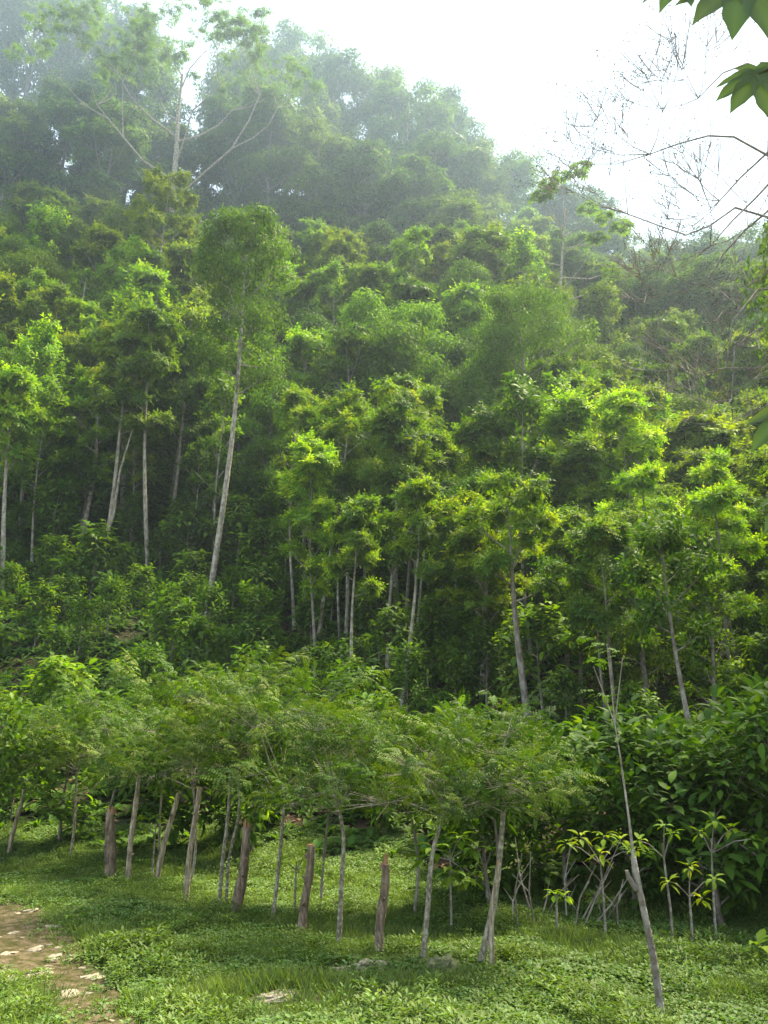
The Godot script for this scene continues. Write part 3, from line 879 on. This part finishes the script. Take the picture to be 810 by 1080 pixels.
		plant("slope_tree", sk[rng.randi() % 5], M.bark_pale if rng.randf() < 0.85 else M.bark_grey, lm, on(x, -d, 0.1), H, "slim %s tree %s" % [tone, beside(x, -d)], "tree", "slim trees among the pale poles", rng.randf() * TAU, rng.randf_range(0.9, 1.2))
		n_put += 1
	# lower, darker trees that fill the right half down to the shrubs
	n_put = 0
	for tries in 3000:
		if n_put >= 46: break
		var d := rng.randf_range(17.0, 37.0)
		var x := d * rng.randf_range(0.10, 0.55)
		var ok := true
		for q in put:
			if q.distance_to(Vector2(x, -d)) < 1.9: ok = false; break
		if not ok: continue
		put.append(Vector2(x, -d))
		var H := lerpf(3.8, 8.2, (d - 17.0) / 20.0) * rng.randf_range(0.8, 1.12)
		var pr: Array = gk[rng.randi() % 4] if rng.randf() < 0.4 else fk[rng.randi() % 9]
		plant("slope_tree", pr, M.bark_grey, [M.leaf, M.leaf_deep, M.leaf_olive][rng.randi() % 3], on(x, -d, 0.1), H, "%s young tree in the shaded thicket %s" % ["fine-leaved" if pr[2] > 9.8 else "feathery", beside(x, -d)], "tree", "young trees in the shaded thicket", rng.randf() * TAU, rng.randf_range(1.1, 1.5))
		n_put += 1

# ---------------------------------------------------------------- shrubs under the trees
func make_understory() -> void:
	var ck := []
	for k in 6:
		ck.append(grow({"h": 1.9, "r": 0.03, "cb": 0.16, "w": rng.randf_range(0.75, 1.0), "limbs": 10, "subs": 3, "up": 0.55, "tufts": TU.cacao if k < 4 else TU.coffee, "ts": 0.85 if k < 4 else 1.1, "along": 1, "wob": 0.03, "sides": 6}))
	var put := []
	var n := 0
	for tries in 9000:
		if n >= 298: break
		var d := sqrt(rng.randf_range(11.0 * 11.0, 48.0 * 48.0))
		var x := d * rng.randf_range(-0.52, 0.52)
		if tries < 260 and n < 30:
			d = rng.randf_range(8.7, 13.5)
			x = rng.randf_range(0.9, 6.2)
		if foot(x, -d) < (1.9 if x < 0.5 else -0.5): continue
		var ok := true
		var gap := (0.72 if d < 14.0 else 1.1) if d < 22.0 else 1.55
		for q in put:
			if q.distance_to(Vector2(x, -d)) < gap: ok = false; break
		if not ok: continue
		put.append(Vector2(x, -d))
		var H := rng.randf_range(1.1, 2.2) * lerpf(1.0, 1.75, sm(24, 44, d))
		if d < 19.0: H = rng.randf_range(1.1, 1.9) if x < 0.5 or d < 12.0 else rng.randf_range(0.8, 1.35)
		var lm: Material = [M.leaf, M.leaf_deep, M.leaf_deep, M.leaf][rng.randi() % 4]
		var which := rng.randi() % 6
		if d < 14.0 and x > 0.5 and rng.randf() < 0.7: which = 4 + rng.randi() % 2
		var form := "broad-leaved" if which < 4 else "small-leaved"
		plant("understory_shrub", ck[which], M.bark_grey, lm, on(x, -d, 0.04), H, "%s %s %s shrub %s" % ["tall" if H > 1.9 else "low", "dark" if lm == M.leaf_deep else "fresh green", form, beside(x, -d)], "shrub", "shrubs under the slope trees", rng.randf() * TAU, rng.randf_range(0.95, 1.35))
		n += 1
	# uncountable low growth and litter
	var A := Acc.new()
	for k in 11:
		A.blade(Vector3.ZERO, aim(k * 2.4, rng.randf_range(0.2, 1.1)), Vector3.UP, rng.randf_range(0.22, 0.42), rng.randf_range(0.06, 0.11), 1.4, rcol(Color(0.055, 0.115, 0.02), 0.3))
	scatter("undergrowth", A.mesh(), M.leaf, 15000, func():
		var d := sqrt(rng.randf_range(10.0 * 10.0, 56.0 * 56.0))
		var x := d * rng.randf_range(-0.55, 0.55)
		return Vector3(x, -d, lerpf(0.8, 1.5, sm(18, 40, d)) if foot(x, -d) > (2.4 if x < 0.5 else 0.4) else -1.0), 0.5, 1.5, "low broad leaves covering the ground under the slope trees", "undergrowth")
	var D := Acc.new()
	D.blade(Vector3(-0.07, 0, 0), Vector3(1, 0.25, 0).normalized(), Vector3.UP, 0.15, 0.065, 1.6, Color(0.125, 0.078, 0.045))
	scatter("fallen_leaves", D.mesh(), M.dead, 9000, func():
		var d := sqrt(rng.randf_range(5.0 * 5.0, 36.0 * 36.0))
		var x := d * rng.randf_range(-0.52, 0.52)
		return Vector3(x, -d, 1.0 if foot(x, -d) > -0.4 or rng.randf() < 0.12 else -1.0), 0.7, 1.6, "brown fallen leaves littering the bank under the shrubs", "leaf litter")

func scatter(called: String, m: Mesh, mat: Material, count: int, where: Callable, s0: float, s1: float, label: String, category: String, tint := 0.25) -> void:
	var mm := MultiMesh.new()
	mm.transform_format = MultiMesh.TRANSFORM_3D
	mm.use_colors = true
	mm.mesh = m
	var ts := []
	for tries in count * 4:
		if ts.size() >= count: break
		var q: Vector3 = where.call()
		if q.z < 0.0: continue
		var e := 0.2
		var n := Vector3(hgt(q.x - e, q.y) - hgt(q.x + e, q.y), 2.0 * e, hgt(q.x, q.y - e) - hgt(q.x, q.y + e)).normalized()
		n = (n + Vector3.UP * 0.5).normalized()
		var b := Basis(Quaternion(Vector3.UP, n)) * Basis(Vector3.UP, rng.randf() * TAU)
		ts.append(Transform3D(b.scaled(Vector3.ONE * rng.randf_range(s0, s1) * q.z), on(q.x, q.y, -0.005)))
	mm.instance_count = ts.size()
	for k in ts.size():
		mm.set_instance_transform(k, ts[k])
		var f := rng.randf_range(1.0 - tint, 1.0 + tint)
		mm.set_instance_color(k, Color(f * rng.randf_range(0.9, 1.1), f, f * rng.randf_range(0.85, 1.1)))
	var o := MultiMeshInstance3D.new()
	o.name = called
	o.multimesh = mm
	o.material_override = mat
	add_child(o, true)
	o.set_meta("kind", "stuff")
	o.set_meta("label", label)
	o.set_meta("category", category)

# ---------------------------------------------------------------- the fence line
func make_stake(at: Vector3, top: Vector3, r: float, bark: Material, kind: String, label: String) -> void:
	var o := thing("fence_stake", label, "fence stake", at, 0.0, "dead stakes of the fence line")
	var T := Acc.new()
	var pts := [Vector3(0, -0.12, 0)]
	var rr := [r * 1.12]
	var n := 9
	for k in n:
		var t := (k + 1.0) / n
		pts.append(top * t + Vector3(sin(t * 5.0 + r * 90.0) * 0.018, 0, cos(t * 4.0 + r * 50.0) * 0.015))
		rr.append(r * lerpf(1.08, 0.86, t) * rng.randf_range(0.9, 1.1))
	T.tube(pts, rr, 11, Color.WHITE, 0.09, rng)
	part("shaft", T.mesh(), bark, o)
	# knots where twigs were lopped
	for k in 3:
		var t := rng.randf_range(0.25, 0.9)
		var K := Acc.new()
		var c := top * t
		var d := aim(rng.randf() * TAU, 0.5)
		K.tube([c + d * r * 0.5, c + d * r * 1.15, c + d * r * 1.5], [r * 0.5, r * 0.38, r * 0.24], 7, Color.WHITE, 0.12, rng)
		part("knot", K.mesh(), bark, o)
	# the broken or cut end
	var S := Acc.new()
	if kind == "broken":
		for k in 6:
			var y := TAU * k / 6.0
			var b := top + aim(y, 0) * r * 0.55 - Vector3(0, 0.03, 0)
			var l := rng.randf_range(0.04, 0.13)
			S.tube([b, b + Vector3(0, l * 0.6, 0), b + Vector3(rng.randf_range(-0.01, 0.01), l, 0)], [r * 0.4, r * 0.3, r * 0.06], 5, Color.WHITE, 0.1, rng)
	else:
		S.tube([top - Vector3(0, 0.01, 0), top + Vector3(0, 0.012, 0)], [r * 0.88, r * 0.8], 11, Color.WHITE, 0.06, rng)
	part("splintered_top" if kind == "broken" else "cut_end", S.mesh(), M.wood_cut, o)

func live_post(at: Vector3, pts: Array, r: float, crown_r: float, crown_h: float, ts: float, leaf: Material, tufts: Array, label: String, miss := 0.0, n := 9, bark: Material = null) -> void:
	# a rooted fence pole: lichen-spotted trunk, forked limbs, feathery crown
	var o := thing("fence_tree", label, "tree", at, 0.0, "rooted trees of the fence line")
	crown_r *= rng.randf_range(0.62, 0.86)
	crown_h *= rng.randf_range(0.72, 1.15)
	miss += rng.randf_range(0.08, 0.25)
	var T := Acc.new()
	var st := SurfaceTool.new()
	st.begin(Mesh.PRIMITIVE_TRIANGLES)
	var c := Curve3D.new()
	for k in pts.size():
		var tan: Vector3 = (pts[mini(k + 1, pts.size() - 1)] - pts[maxi(k - 1, 0)]) * 0.2
		c.add_point(pts[k], -tan, tan)
	var pp := []
	var rr := []
	for k in 15:
		var t := k / 14.0
		pp.append(c.sample_baked(c.get_baked_length() * t) - Vector3(0, 0.1 * (1.0 - t), 0))
		rr.append(r * lerpf(1.15, 0.72, t) * rng.randf_range(0.92, 1.08))
	T.tube(pp, rr, 9, Color.WHITE, 0.06, rng)
	var top: Vector3 = pts[-1]
	for k in n:
		var yaw := k * 2.4 + rng.randf_range(-0.3, 0.3)
		var u := float(k) / n
		var b: Vector3 = top - Vector3(0, 0.12 * u, 0)
		var e := top + Vector3(cos(yaw) * crown_r * rng.randf_range(0.4, 0.95), crown_h * (rng.randf_range(0.2, 1.0) if k % 3 else rng.randf_range(-0.08, 0.2)), sin(yaw) * crown_r * rng.randf_range(0.4, 0.95))
		var m := b.lerp(e, 0.5) + Vector3(0, crown_h * 0.14, 0) + aim(rng.randf() * TAU, 0) * 0.06
		T.tube([b, b.lerp(m, 0.5) + aim(rng.randf() * TAU, 0) * 0.03, m, m.lerp(e, 0.55), e], [r * 0.45, r * 0.36, r * 0.27, r * 0.19, r * 0.1], 6, Color.WHITE, 0.0, null, false)
		var sp := [[e, e - m], [m, e - m], [m.lerp(e, 0.5), e - m], [e.lerp(m, 0.2), e - b]]
		for q in 15:
			var side := aim(rng.randf() * TAU, rng.randf_range(-0.4, 0.5))
			var x := m.lerp(e, rng.randf()) + side * crown_r * 0.35
			T.tube([m.lerp(e, 0.3), x], [r * 0.12, r * 0.06], 4, Color.WHITE, 0.0, null, false)
			sp.append([x, side])
		for s in sp:
			if rng.randf() < miss or (s[0] as Vector3).y < top.y + rng.randf_range(-0.3, 0.12): continue
			var d: Vector3 = (s[1] as Vector3).normalized()
			st.append_from(tufts[rng.randi() % tufts.size()], 0, Transform3D((Basis(Vector3.UP, atan2(-d.z, d.x) + rng.randf_range(-0.9, 0.9)) * Basis(Vector3(0, 0, 1), rng.randf_range(-0.35, 0.8)) * Basis(Vector3(1, 0, 0), rng.randf_range(-1.1, 1.1))).scaled(Vector3.ONE * ts * rng.randf_range(0.36, 0.62)), s[0]))
	part("trunk", T.mesh(), bark if bark else M.bark_live, o)
	part("crown", st.commit(), leaf, o)

func make_fence() -> void:
	make_stake(on(-5.74, -13.96), Vector3(0.13, 0.95, 0), 0.034, M.stake, "cut", "leftmost pale fence stake, leaning, before the shaded grass bank")
	make_stake(on(-3.53, -11.82), Vector3(-0.04, 0.85, 0), 0.068, M.bark_brown, "broken", "thick weathered brown stump second of the stakes from the left")
	make_stake(on(-3.21, -11.55), Vector3(0.02, 1.30, 0), 0.034, M.stake, "broken", "tall pale stake with a split reddish top beside the thick brown stump")
	make_stake(on(-2.91, -11.76), Vector3(0.20, 1.12, 0), 0.034, M.stake, "cut", "thin stake leaning to the right between two taller stakes")
	make_stake(on(-2.26, -10.55), Vector3(0.07, 1.25, 0), 0.032, M.stake, "cut", "slim pale stake with a cut reddish end left of the double-stemmed fence tree")
	make_stake(on(-1.56, -9.81), Vector3(0.08, 0.90, 0), 0.054, M.bark_brown, "broken", "reddish brown stake with a jagged dark broken top")
	make_stake(on(-0.76, -8.78), Vector3(0.05, 0.80, 0), 0.042, M.bark_brown, "cut", "square-cut brown post left of the lichen-spotted fence tree")
	make_stake(on(-0.03, -7.65), Vector3(0.03, 0.72, 0), 0.040, M.bark_brown, "broken", "stout grey brown stump post in the middle of the fence with lichen flecks")
	make_stake(on(0.79, -7.13), Vector3(0.10, 0.80, 0.02), 0.019, M.stake, "cut", "thin crooked stick propped beside the curved fence tree")
	var sp: Array = TU.spray
	live_post(on(-4.62, -13.37), [Vector3.ZERO, Vector3(0.05, 0.5, 0), Vector3(0.0, 1.35, 0)], 0.019, 1.45, 1.4, 1.15, M.leaf_hedge, sp, "thin-stemmed fence tree at the left with a wide feathery crown", 0.0, 11)
	live_post(on(-1.8, -10.1), [Vector3.ZERO, Vector3(0.02, 0.6, 0), Vector3(0.06, 1.1, 0), Vector3(0.05, 1.55, 0)], 0.022, 1.2, 1.15, 1.0, M.leaf_hedge, sp, "double-stemmed slender fence tree with an airy crown", 0.0, 10)
	live_post(on(-1.72, -10.15), [Vector3.ZERO, Vector3(0.0, 0.6, 0), Vector3(0.10, 1.1, 0.05), Vector3(0.02, 1.6, 0.1)], 0.017, 1.0, 1.2, 1.0, M.leaf_hedge, sp, "second stem close behind the double-stemmed slender fence tree", 0.0, 8)
	live_post(on(-1.13, -9.31), [Vector3.ZERO, Vector3(0.06, 0.6, 0), Vector3(0.10, 1.3, 0)], 0.020, 1.1, 1.25, 0.95, M.leaf_hedge, sp, "pale straight fence tree left of the square-cut brown post", 0.0, 10)
	live_post(on(-0.4, -8.17), [Vector3.ZERO, Vector3(0.02, 0.5, 0), Vector3(0.035, 0.95, 0), Vector3(-0.03, 1.2, 0)], 0.022, 1.15, 1.1, 0.9, M.leaf_hedge, sp, "lichen-spotted fence tree whose limbs fork like a wineglass", 0.0, 11)
	live_post(on(0.29, -7.39), [Vector3.ZERO, Vector3(0.06, 0.5, 0), Vector3(0.10, 0.85, 0), Vector3(0.22, 1.18, 0)], 0.022, 1.15, 0.85, 0.85, M.leaf_hedge, sp, "spotted fence tree leaning right beside the curved one", 0.0, 11)
	live_post(on(0.69, -7.24), [Vector3(0, 0, 0), Vector3(0.10, 0.3, 0), Vector3(0.20, 0.7, 0), Vector3(0.28, 1.26, 0)], 0.027, 0.75, 0.75, 0.8, M.leaf_hedge, sp, "smooth curved fence tree sweeping right from its foot", 0.1, 8)
	nearest_post()
	# further feathery trees whose stems are lost in the hedge
	var more := [[-6.6, -13.6, 1.2, 1.6, M.leaf_hedge], [-5.6, -12.6, 1.2, 1.4, M.leaf_hedge_light], [-3.9, -12.9, 1.3, 1.5, M.leaf_hedge], [-3.0, -12.4, 1.25, 1.3, M.leaf_hedge_light], [-2.4, -11.3, 1.3, 1.2, M.leaf_hedge], [-0.7, -10.2, 1.2, 1.25, M.leaf_hedge_light], [0.3, -9.6, 1.1, 1.1, M.leaf_hedge], [1.1, -9.3, 1.05, 1.1, M.leaf_hedge]]
	for a in more:
		live_post(on(a[0], a[1]), [Vector3.ZERO, Vector3(rng.randf_range(-0.08, 0.08), 0.6, 0), Vector3(rng.randf_range(-0.1, 0.1), a[2], 0)], 0.016, 1.25, a[3], [1.0, 1.5][more.find(a) % 2], a[4], [sp, TU.coffee][more.find(a) % 2], "%s small hedge tree %s" % ["paler" if a[4] == M.leaf_hedge_light else "deeper green", ["at the frame's left edge behind the first stake", "left of the thin-stemmed fence tree", "behind the thick brown stump", "behind the thin leaning stake", "behind the slim pale stake", "behind the square-cut post", "behind the stout stump post", "behind the curved fence tree"][more.find(a)]], 0.0, 10, M.bark_grey)

func nearest_post() -> void:
	# a lopped pole that has put out one thin leader
	var o := thing("fence_tree", "nearest fence tree, a lopped pole alone in the grass at the right", "tree", on(1.78, -6.14), 0.0, "rooted trees of the fence line")
	var T := Acc.new()
	T.tube([Vector3(0, -0.12, 0), Vector3(-0.01, 0.2, 0), Vector3(-0.03, 0.4, 0.01), Vector3(-0.055, 0.6, 0), Vector3(-0.08, 0.78, -0.01), Vector3(-0.10, 0.9, 0), Vector3(-0.105, 0.98, 0)], [0.029, 0.025, 0.023, 0.022, 0.022, 0.024, 0.018], 9, Color.WHITE, 0.08, rng)
	T.tube([Vector3(-0.10, 0.78, 0), Vector3(-0.15, 0.86, 0.01), Vector3(-0.16, 0.90, 0.01)], [0.02, 0.017, 0.012], 7, Color.WHITE, 0.08, rng)
	part("trunk", T.mesh(), M.bark_grey, o)
	var L := Acc.new()
	L.tube([Vector3(-0.105, 0.95, 0), Vector3(-0.115, 1.2, 0), Vector3(-0.145, 1.6, 0.01), Vector3(-0.17, 1.9, 0)], [0.013, 0.008, 0.006, 0.004], 6)
	for q in [[-0.28, 2.25], [-0.10, 2.3], [-0.2, 2.4]]:
		L.tube([Vector3(-0.165, 1.85, 0), Vector3(q[0], q[1], rng.randf_range(-0.1, 0.1))], [0.005, 0.003], 5)
	part("leader", L.mesh(), M.bark_grey, o)
	var st := SurfaceTool.new()
	st.begin(Mesh.PRIMITIVE_TRIANGLES)
	for q in [[-0.12, 1.0, 0.28], [-0.03, 0.98, 0.22], [-0.28, 2.25, 0.4], [-0.10, 2.3, 0.4], [-0.2, 2.4, 0.42], [-0.17, 2.0, 0.35]]:
		st.append_from(TU.spray[3], 0, Transform3D(Basis(Vector3.UP, rng.randf() * TAU).scaled(Vector3.ONE * q[2]), Vector3(q[0], q[1], 0.02)))
	part("crown", st.commit(), M.leaf_deep, o)

# ---------------------------------------------------------------- saplings and brush at the right
func sapling(at: Vector3, h: float, dx: float, tops: Array, ts: float, leaf: Material, label: String) -> void:
	var o := thing("sapling", label, "sapling", at, 0.0, "saplings before the dark thicket")
	var T := Acc.new()
	var st := SurfaceTool.new()
	st.begin(Mesh.PRIMITIVE_TRIANGLES)
	var top := Vector3(dx, h, 0)
	T.tube([Vector3(0, -0.08, 0), Vector3(dx * 0.2, h * 0.4, 0.02), Vector3(dx * 0.7, h * 0.75, 0), top], [0.014, 0.012, 0.010, 0.006], 6)
	for t in tops:
		var b := Vector3(dx * 0.8, h * 0.86, 0)
		var e: Vector3 = top + t
		T.tube([b, b.lerp(e, 0.6) + Vector3(0, 0.03, 0), e], [0.007, 0.005, 0.004], 5)
		st.append_from(TU.whorl[rng.randi() % 2], 0, Transform3D((Basis(Vector3(1, 0, 0), rng.randf_range(-0.3, 0.3)) * Basis(Vector3.UP, rng.randf() * TAU)).scaled(Vector3.ONE * ts * rng.randf_range(0.65, 0.95)), e))
	part("trunk", T.mesh(), M.bark_grey, o)
	part("crown", st.commit(), leaf, o)

func make_right_plants() -> void:
	sapling(on(1.97, -8.33), 0.72, 0.0, [Vector3(-0.32, 0.08, 0.1), Vector3(-0.15, 0.12, -0.1), Vector3(0.02, 0.14, 0.1), Vector3(0.2, 0.10, 0), Vector3(0.3, 0.02, 0.1), Vector3(-0.05, 0.0, 0.2)], 0.62, M.leaf_olive, "flat-topped sapling with bright drooping leaves before the dark bank")
	sapling(on(2.56, -7.8), 0.52, 0.02, [Vector3(-0.2, 0.06, 0.1), Vector3(0.02, 0.16, 0), Vector3(0.18, 0.08, 0.1), Vector3(0.05, -0.06, 0.15)], 0.62, M.leaf_olive, "bushy bright sapling right of the nearest fence tree")
	sapling(on(2.45, -7.95), 0.85, -0.02, [Vector3(-0.2, 0.02, 0), Vector3(0.1, 0.08, 0), Vector3(0.0, 0.15, 0.1)], 0.55, M.leaf, "taller thin sapling with pale stem beside the bushy bright sapling")
	sapling(on(2.9, -8.2), 0.9, 0.05, [Vector3(-0.1, 0.05, 0), Vector3(0.2, 0.08, 0), Vector3(0.32, 0.0, 0.1), Vector3(0.05, 0.15, 0)], 0.6, M.leaf, "leafy sapling under the thicket edge toward the frame's right")
	sapling(on(1.54, -8.35), 0.34, 0.02, [Vector3(-0.03, 0.02, 0), Vector3(0.06, 0.0, 0.03)], 0.5, M.leaf_bright, "tiny yellowing seedling beside the tangle of dry sticks")
	sapling(on(0.62, -8.6), 0.75, 0.0, [Vector3(-0.15, 0.0, 0.1), Vector3(0.1, 0.1, 0.1), Vector3(0.22, 0.0, 0.0), Vector3(0.0, -0.2, 0.15), Vector3(-0.25, -0.1, 0), Vector3(0.15, -0.25, 0.1)], 0.85, M.leaf, "broad-leaved sapling with hanging leaves between the leaning fence trees")
	sapling(on(-0.95, -9.9), 0.55, 0.0, [Vector3(-0.15, 0.0, 0.1), Vector3(0.12, 0.06, 0.1), Vector3(0.25, -0.05, 0.0)], 0.7, M.leaf_bright, "low bright sapling behind the square-cut brown post")
	sapling(on(3.05, -7.5), 0.16, 0.02, [Vector3(-0.12, 0.0, 0.1), Vector3(0.12, 0.03, 0.1)], 0.95, M.leaf, "low plant with two broad grey green leaves at the frame's right edge")
	sapling(on(-3.05, -12.1), 0.62, 0.0, [Vector3(-0.2, 0.1, 0.1), Vector3(0.2, 0.06, 0.1), Vector3(0.0, 0.15, 0.0)], 0.8, M.leaf, "leafy sapling between the pale split stake and the leaning stake")
	# tangle of dry sticks under the curved fence tree's far side
	for k in 16:
		var x := rng.randf_range(1.0, 2.2)
		var z := rng.randf_range(-9.4, -8.5)
		var T := Acc.new()
		var l := rng.randf_range(0.4, 0.95)
		var d := aim(rng.randf() * TAU, rng.randf_range(0.5, 1.4))
		var m := d * l * 0.5 + aim(rng.randf() * TAU, 0) * 0.05
		T.tube([Vector3(0, -0.05, 0), m, d * l], [0.010, 0.008, 0.004], 5)
		var o := thing("dry_stick", "dry leafless stick in the tangle beside the curved fence tree", "stick", on(x, z), 0.0, "dry sticks in the tangle")
		part("stem", T.mesh(), M.bark_grey, o)
		var U := Acc.new()
		U.tube([m, m + aim(rng.randf() * TAU, 0.8) * l * 0.3], [0.006, 0.003], 5)
		part("twig", U.mesh(), M.bark_grey, o)
	# rocks in the grass
	var rocks := [[-0.30, -6.98, 0.11, 0.05, M.stone, "flat pale rock lying in the grass, left one of the pair"], [-0.12, -7.06, 0.15, 0.07, M.stone, "larger pale rock in the grass before the stump post"], [0.44, -7.12, 0.14, 0.11, M.mossy, "mossy round boulder at the foot of the leaning fence tree"], [-0.70, -6.38, 0.16, 0.03, M.stone, "low pale slab nearly buried in the grass at the bottom"], [-0.34, -6.32, 0.09, 0.03, M.stone, "small pale stone beside the half buried slab"]]
	for r in rocks:
		var o := thing("rock", r[5], "rock", on(r[0], r[1]), 0.4, "rocks in the grass")
		part("stone", lump(Vector3(r[2] * 0.95, r[3] * 1.8, r[2] * 0.7), int(r[2] * 1000), 0.3, 10), r[4], o)

# ---------------------------------------------------------------- leaves hanging near the camera
func make_near_leaves() -> void:
	var o := thing("overhanging_tree", "near tree at the frame's right with big lobed leaves hanging into the sky", "tree", on(3.1, -3.2, 0.1))
	var T := Acc.new()
	T.tube([Vector3(0, -0.2, 0), Vector3(0.05, 2, 0), Vector3(0.0, 4.2, 0.0), Vector3(-0.05, 6.0, 0)], [0.09, 0.08, 0.07, 0.05], 9, Color.WHITE, 0.04, rng)
	var base := on(3.1, -3.2, 0.1)
	var spots := [[Vector3(1.92, 5.60, -3.6), Vector3(-0.1, 0.25, 0.9), 0.46, 10], [Vector3(1.66, 5.74, -3.7), Vector3(-0.2, 0.35, 0.9), 0.30, 9], [Vector3(1.93, 4.98, -3.6), Vector3(-0.15, 0.2, 0.9), 0.30, 9], [Vector3(1.84, 3.12, -3.6), Vector3(-0.5, 0.3, 0.7), 0.26, 7], [Vector3(1.82, 2.72, -3.6), Vector3(-0.4, 0.4, 0.6), 0.24, 7], [Vector3(1.92, 3.66, -3.6), Vector3(-0.5, 0.4, 0.6), 0.2, 7]]
	for s in spots:
		var A := Acc.new()
		lobed(A, s[0] - base, (s[1] as Vector3).normalized(), s[3], s[2], Color(0.09, 0.14, 0.055), Vector3.DOWN)
		var lf := part("leaf", A.mesh(), M.leaf_deep, o)
		var e: Vector3 = s[0] - base
		var b := Vector3(0, clampf(e.y + 0.25, 1.0, 5.5), 0)
		var S := Acc.new()
		S.tube([b, b.lerp(e, 0.5) + Vector3(0, 0.12, 0), e], [0.018, 0.012, 0.008], 6, Color(0.10, 0.12, 0.04), 0.0, null, false)
		part("petiole", S.mesh(), M.leaf_deep, lf)
	part("trunk", T.mesh(), M.bark_grey, o)

# ---------------------------------------------------------------- the verge
func make_verge() -> void:
	var f := FastNoiseLite.new()
	f.seed = 77
	f.frequency = 0.55
	var W := Acc.new()     # low round-leaved weed
	for k in 16:
		var y := rng.randf() * TAU
		var r := rng.randf_range(0.0, 0.08)
		var p := Vector3(cos(y) * r, rng.randf_range(0.01, 0.085), sin(y) * r)
		W.leaflet(p, aim(rng.randf() * TAU, rng.randf_range(-0.1, 0.8)), Vector3.UP, rng.randf_range(0.028, 0.055), rng.randf_range(0.02, 0.034), rcol(Color(0.145, 0.235, 0.06), 0.25))
	var G := Acc.new()     # short grass tuft
	for k in 12:
		var y := rng.randf() * TAU
		G.leaflet(aim(y, 0) * rng.randf_range(0, 0.035), aim(y + rng.randf_range(-0.7, 0.7), rng.randf_range(0.6, 1.45)), Vector3.UP + aim(rng.randf() * TAU, 0), rng.randf_range(0.06, 0.15), rng.randf_range(0.006, 0.011), rcol(Color(0.155, 0.23, 0.065), 0.3))
	var H := Acc.new()     # taller leafy weed
	for k in 22:
		var y := rng.randf() * TAU
		var t := rng.randf()
		H.leaflet(Vector3(cos(y) * 0.05, 0.03 + 0.2 * t, sin(y) * 0.05), aim(y, rng.randf_range(-0.2, 0.7)), Vector3.UP, rng.randf_range(0.045, 0.085), rng.randf_range(0.02, 0.035), rcol(Color(0.12, 0.20, 0.042), 0.25))
	var area := func(dens: float, patch: float) -> Callable:
		return func():
			var d := rng.randf_range(3.4, 16.5)
			var x := rng.randf_range(-0.62, 0.62) * d * 1.05
			if foot(x, -d) > (3.6 if x < 0.5 else 2.2): return Vector3(0, 0, -1)
			var s := path_share(x, -d)
			if s > 0.0 and rng.randf() > 0.15 - s * 0.35: return Vector3(0, 0, -1)
			for e in [[-0.62, -6.33, 0.45], [-0.2, -7.0, 0.28], [0.0, -6.3, 0.3], [-0.85, -8.6, 0.25], [0.44, -7.1, 0.16]]:
				if Vector2(x - e[0], (-d - e[1]) * 1.6).length() < e[2] * rng.randf_range(0.6, 1.3) and rng.randf() < 0.85: return Vector3(0, 0, -1)
			var q := f.get_noise_2d(x * 1.4 + patch * 31.0, -d * 1.4)
			if q < dens * 0.5 - 0.35 and rng.randf() < 0.55: return Vector3(0, 0, -1)
			return Vector3(x, -d, clampf(0.9 + q * 0.9, 0.45, 1.6))
	scatter("grass", G.mesh(), M.weed, 60000, area.call(0.1, 2.0), 0.4, 0.85, "short green grass growing over the verge before the stakes", "grass")
	scatter("low_weeds", W.mesh(), M.weed, 60000, area.call(0.3, 1.0), 0.4, 0.8, "small round-leaved weeds carpeting the verge", "weeds")
	scatter("leafy_weeds", H.mesh(), M.weed, 11000, area.call(0.7, 3.0), 0.28, 0.66, "taller leafy weeds standing in patches of the verge", "weeds")
	# a few clumps that stand out
	var clumps := [[-2.03, -7.75, 0.55, 0.36, "dark leafy weed clump beside the track's bend"], [-1.45, -7.5, 0.42, 0.26, "smaller leafy weed clump right of the dark one by the track"], [1.1, -6.55, 0.40, 0.24, "weed clump in the grass left of the nearest fence tree"], [1.05, -7.35, 0.35, 0.25, "weed clump behind the thin crooked stick"]]
	for c in clumps:
		var st := SurfaceTool.new()
		st.begin(Mesh.PRIMITIVE_TRIANGLES)
		var hm := H.mesh()
		for k in 150:
			var y := rng.randf() * TAU
			var r: float = c[2] * sqrt(rng.randf())
			st.append_from(hm, 0, Transform3D(Basis(Vector3.UP, rng.randf() * TAU).scaled(Vector3.ONE * lerpf(1.45, 0.6, r / c[2]) * c[3] * rng.randf_range(0.5, 1.15) / 0.42), Vector3(cos(y) * r, 0, sin(y) * r * 0.7)))
		var o := thing("weed_clump", c[4], "weed", on(c[0], c[1]), 0.0, "weed clumps on the verge")
		part("foliage", st.commit(), M.leaf_hedge_light, o)
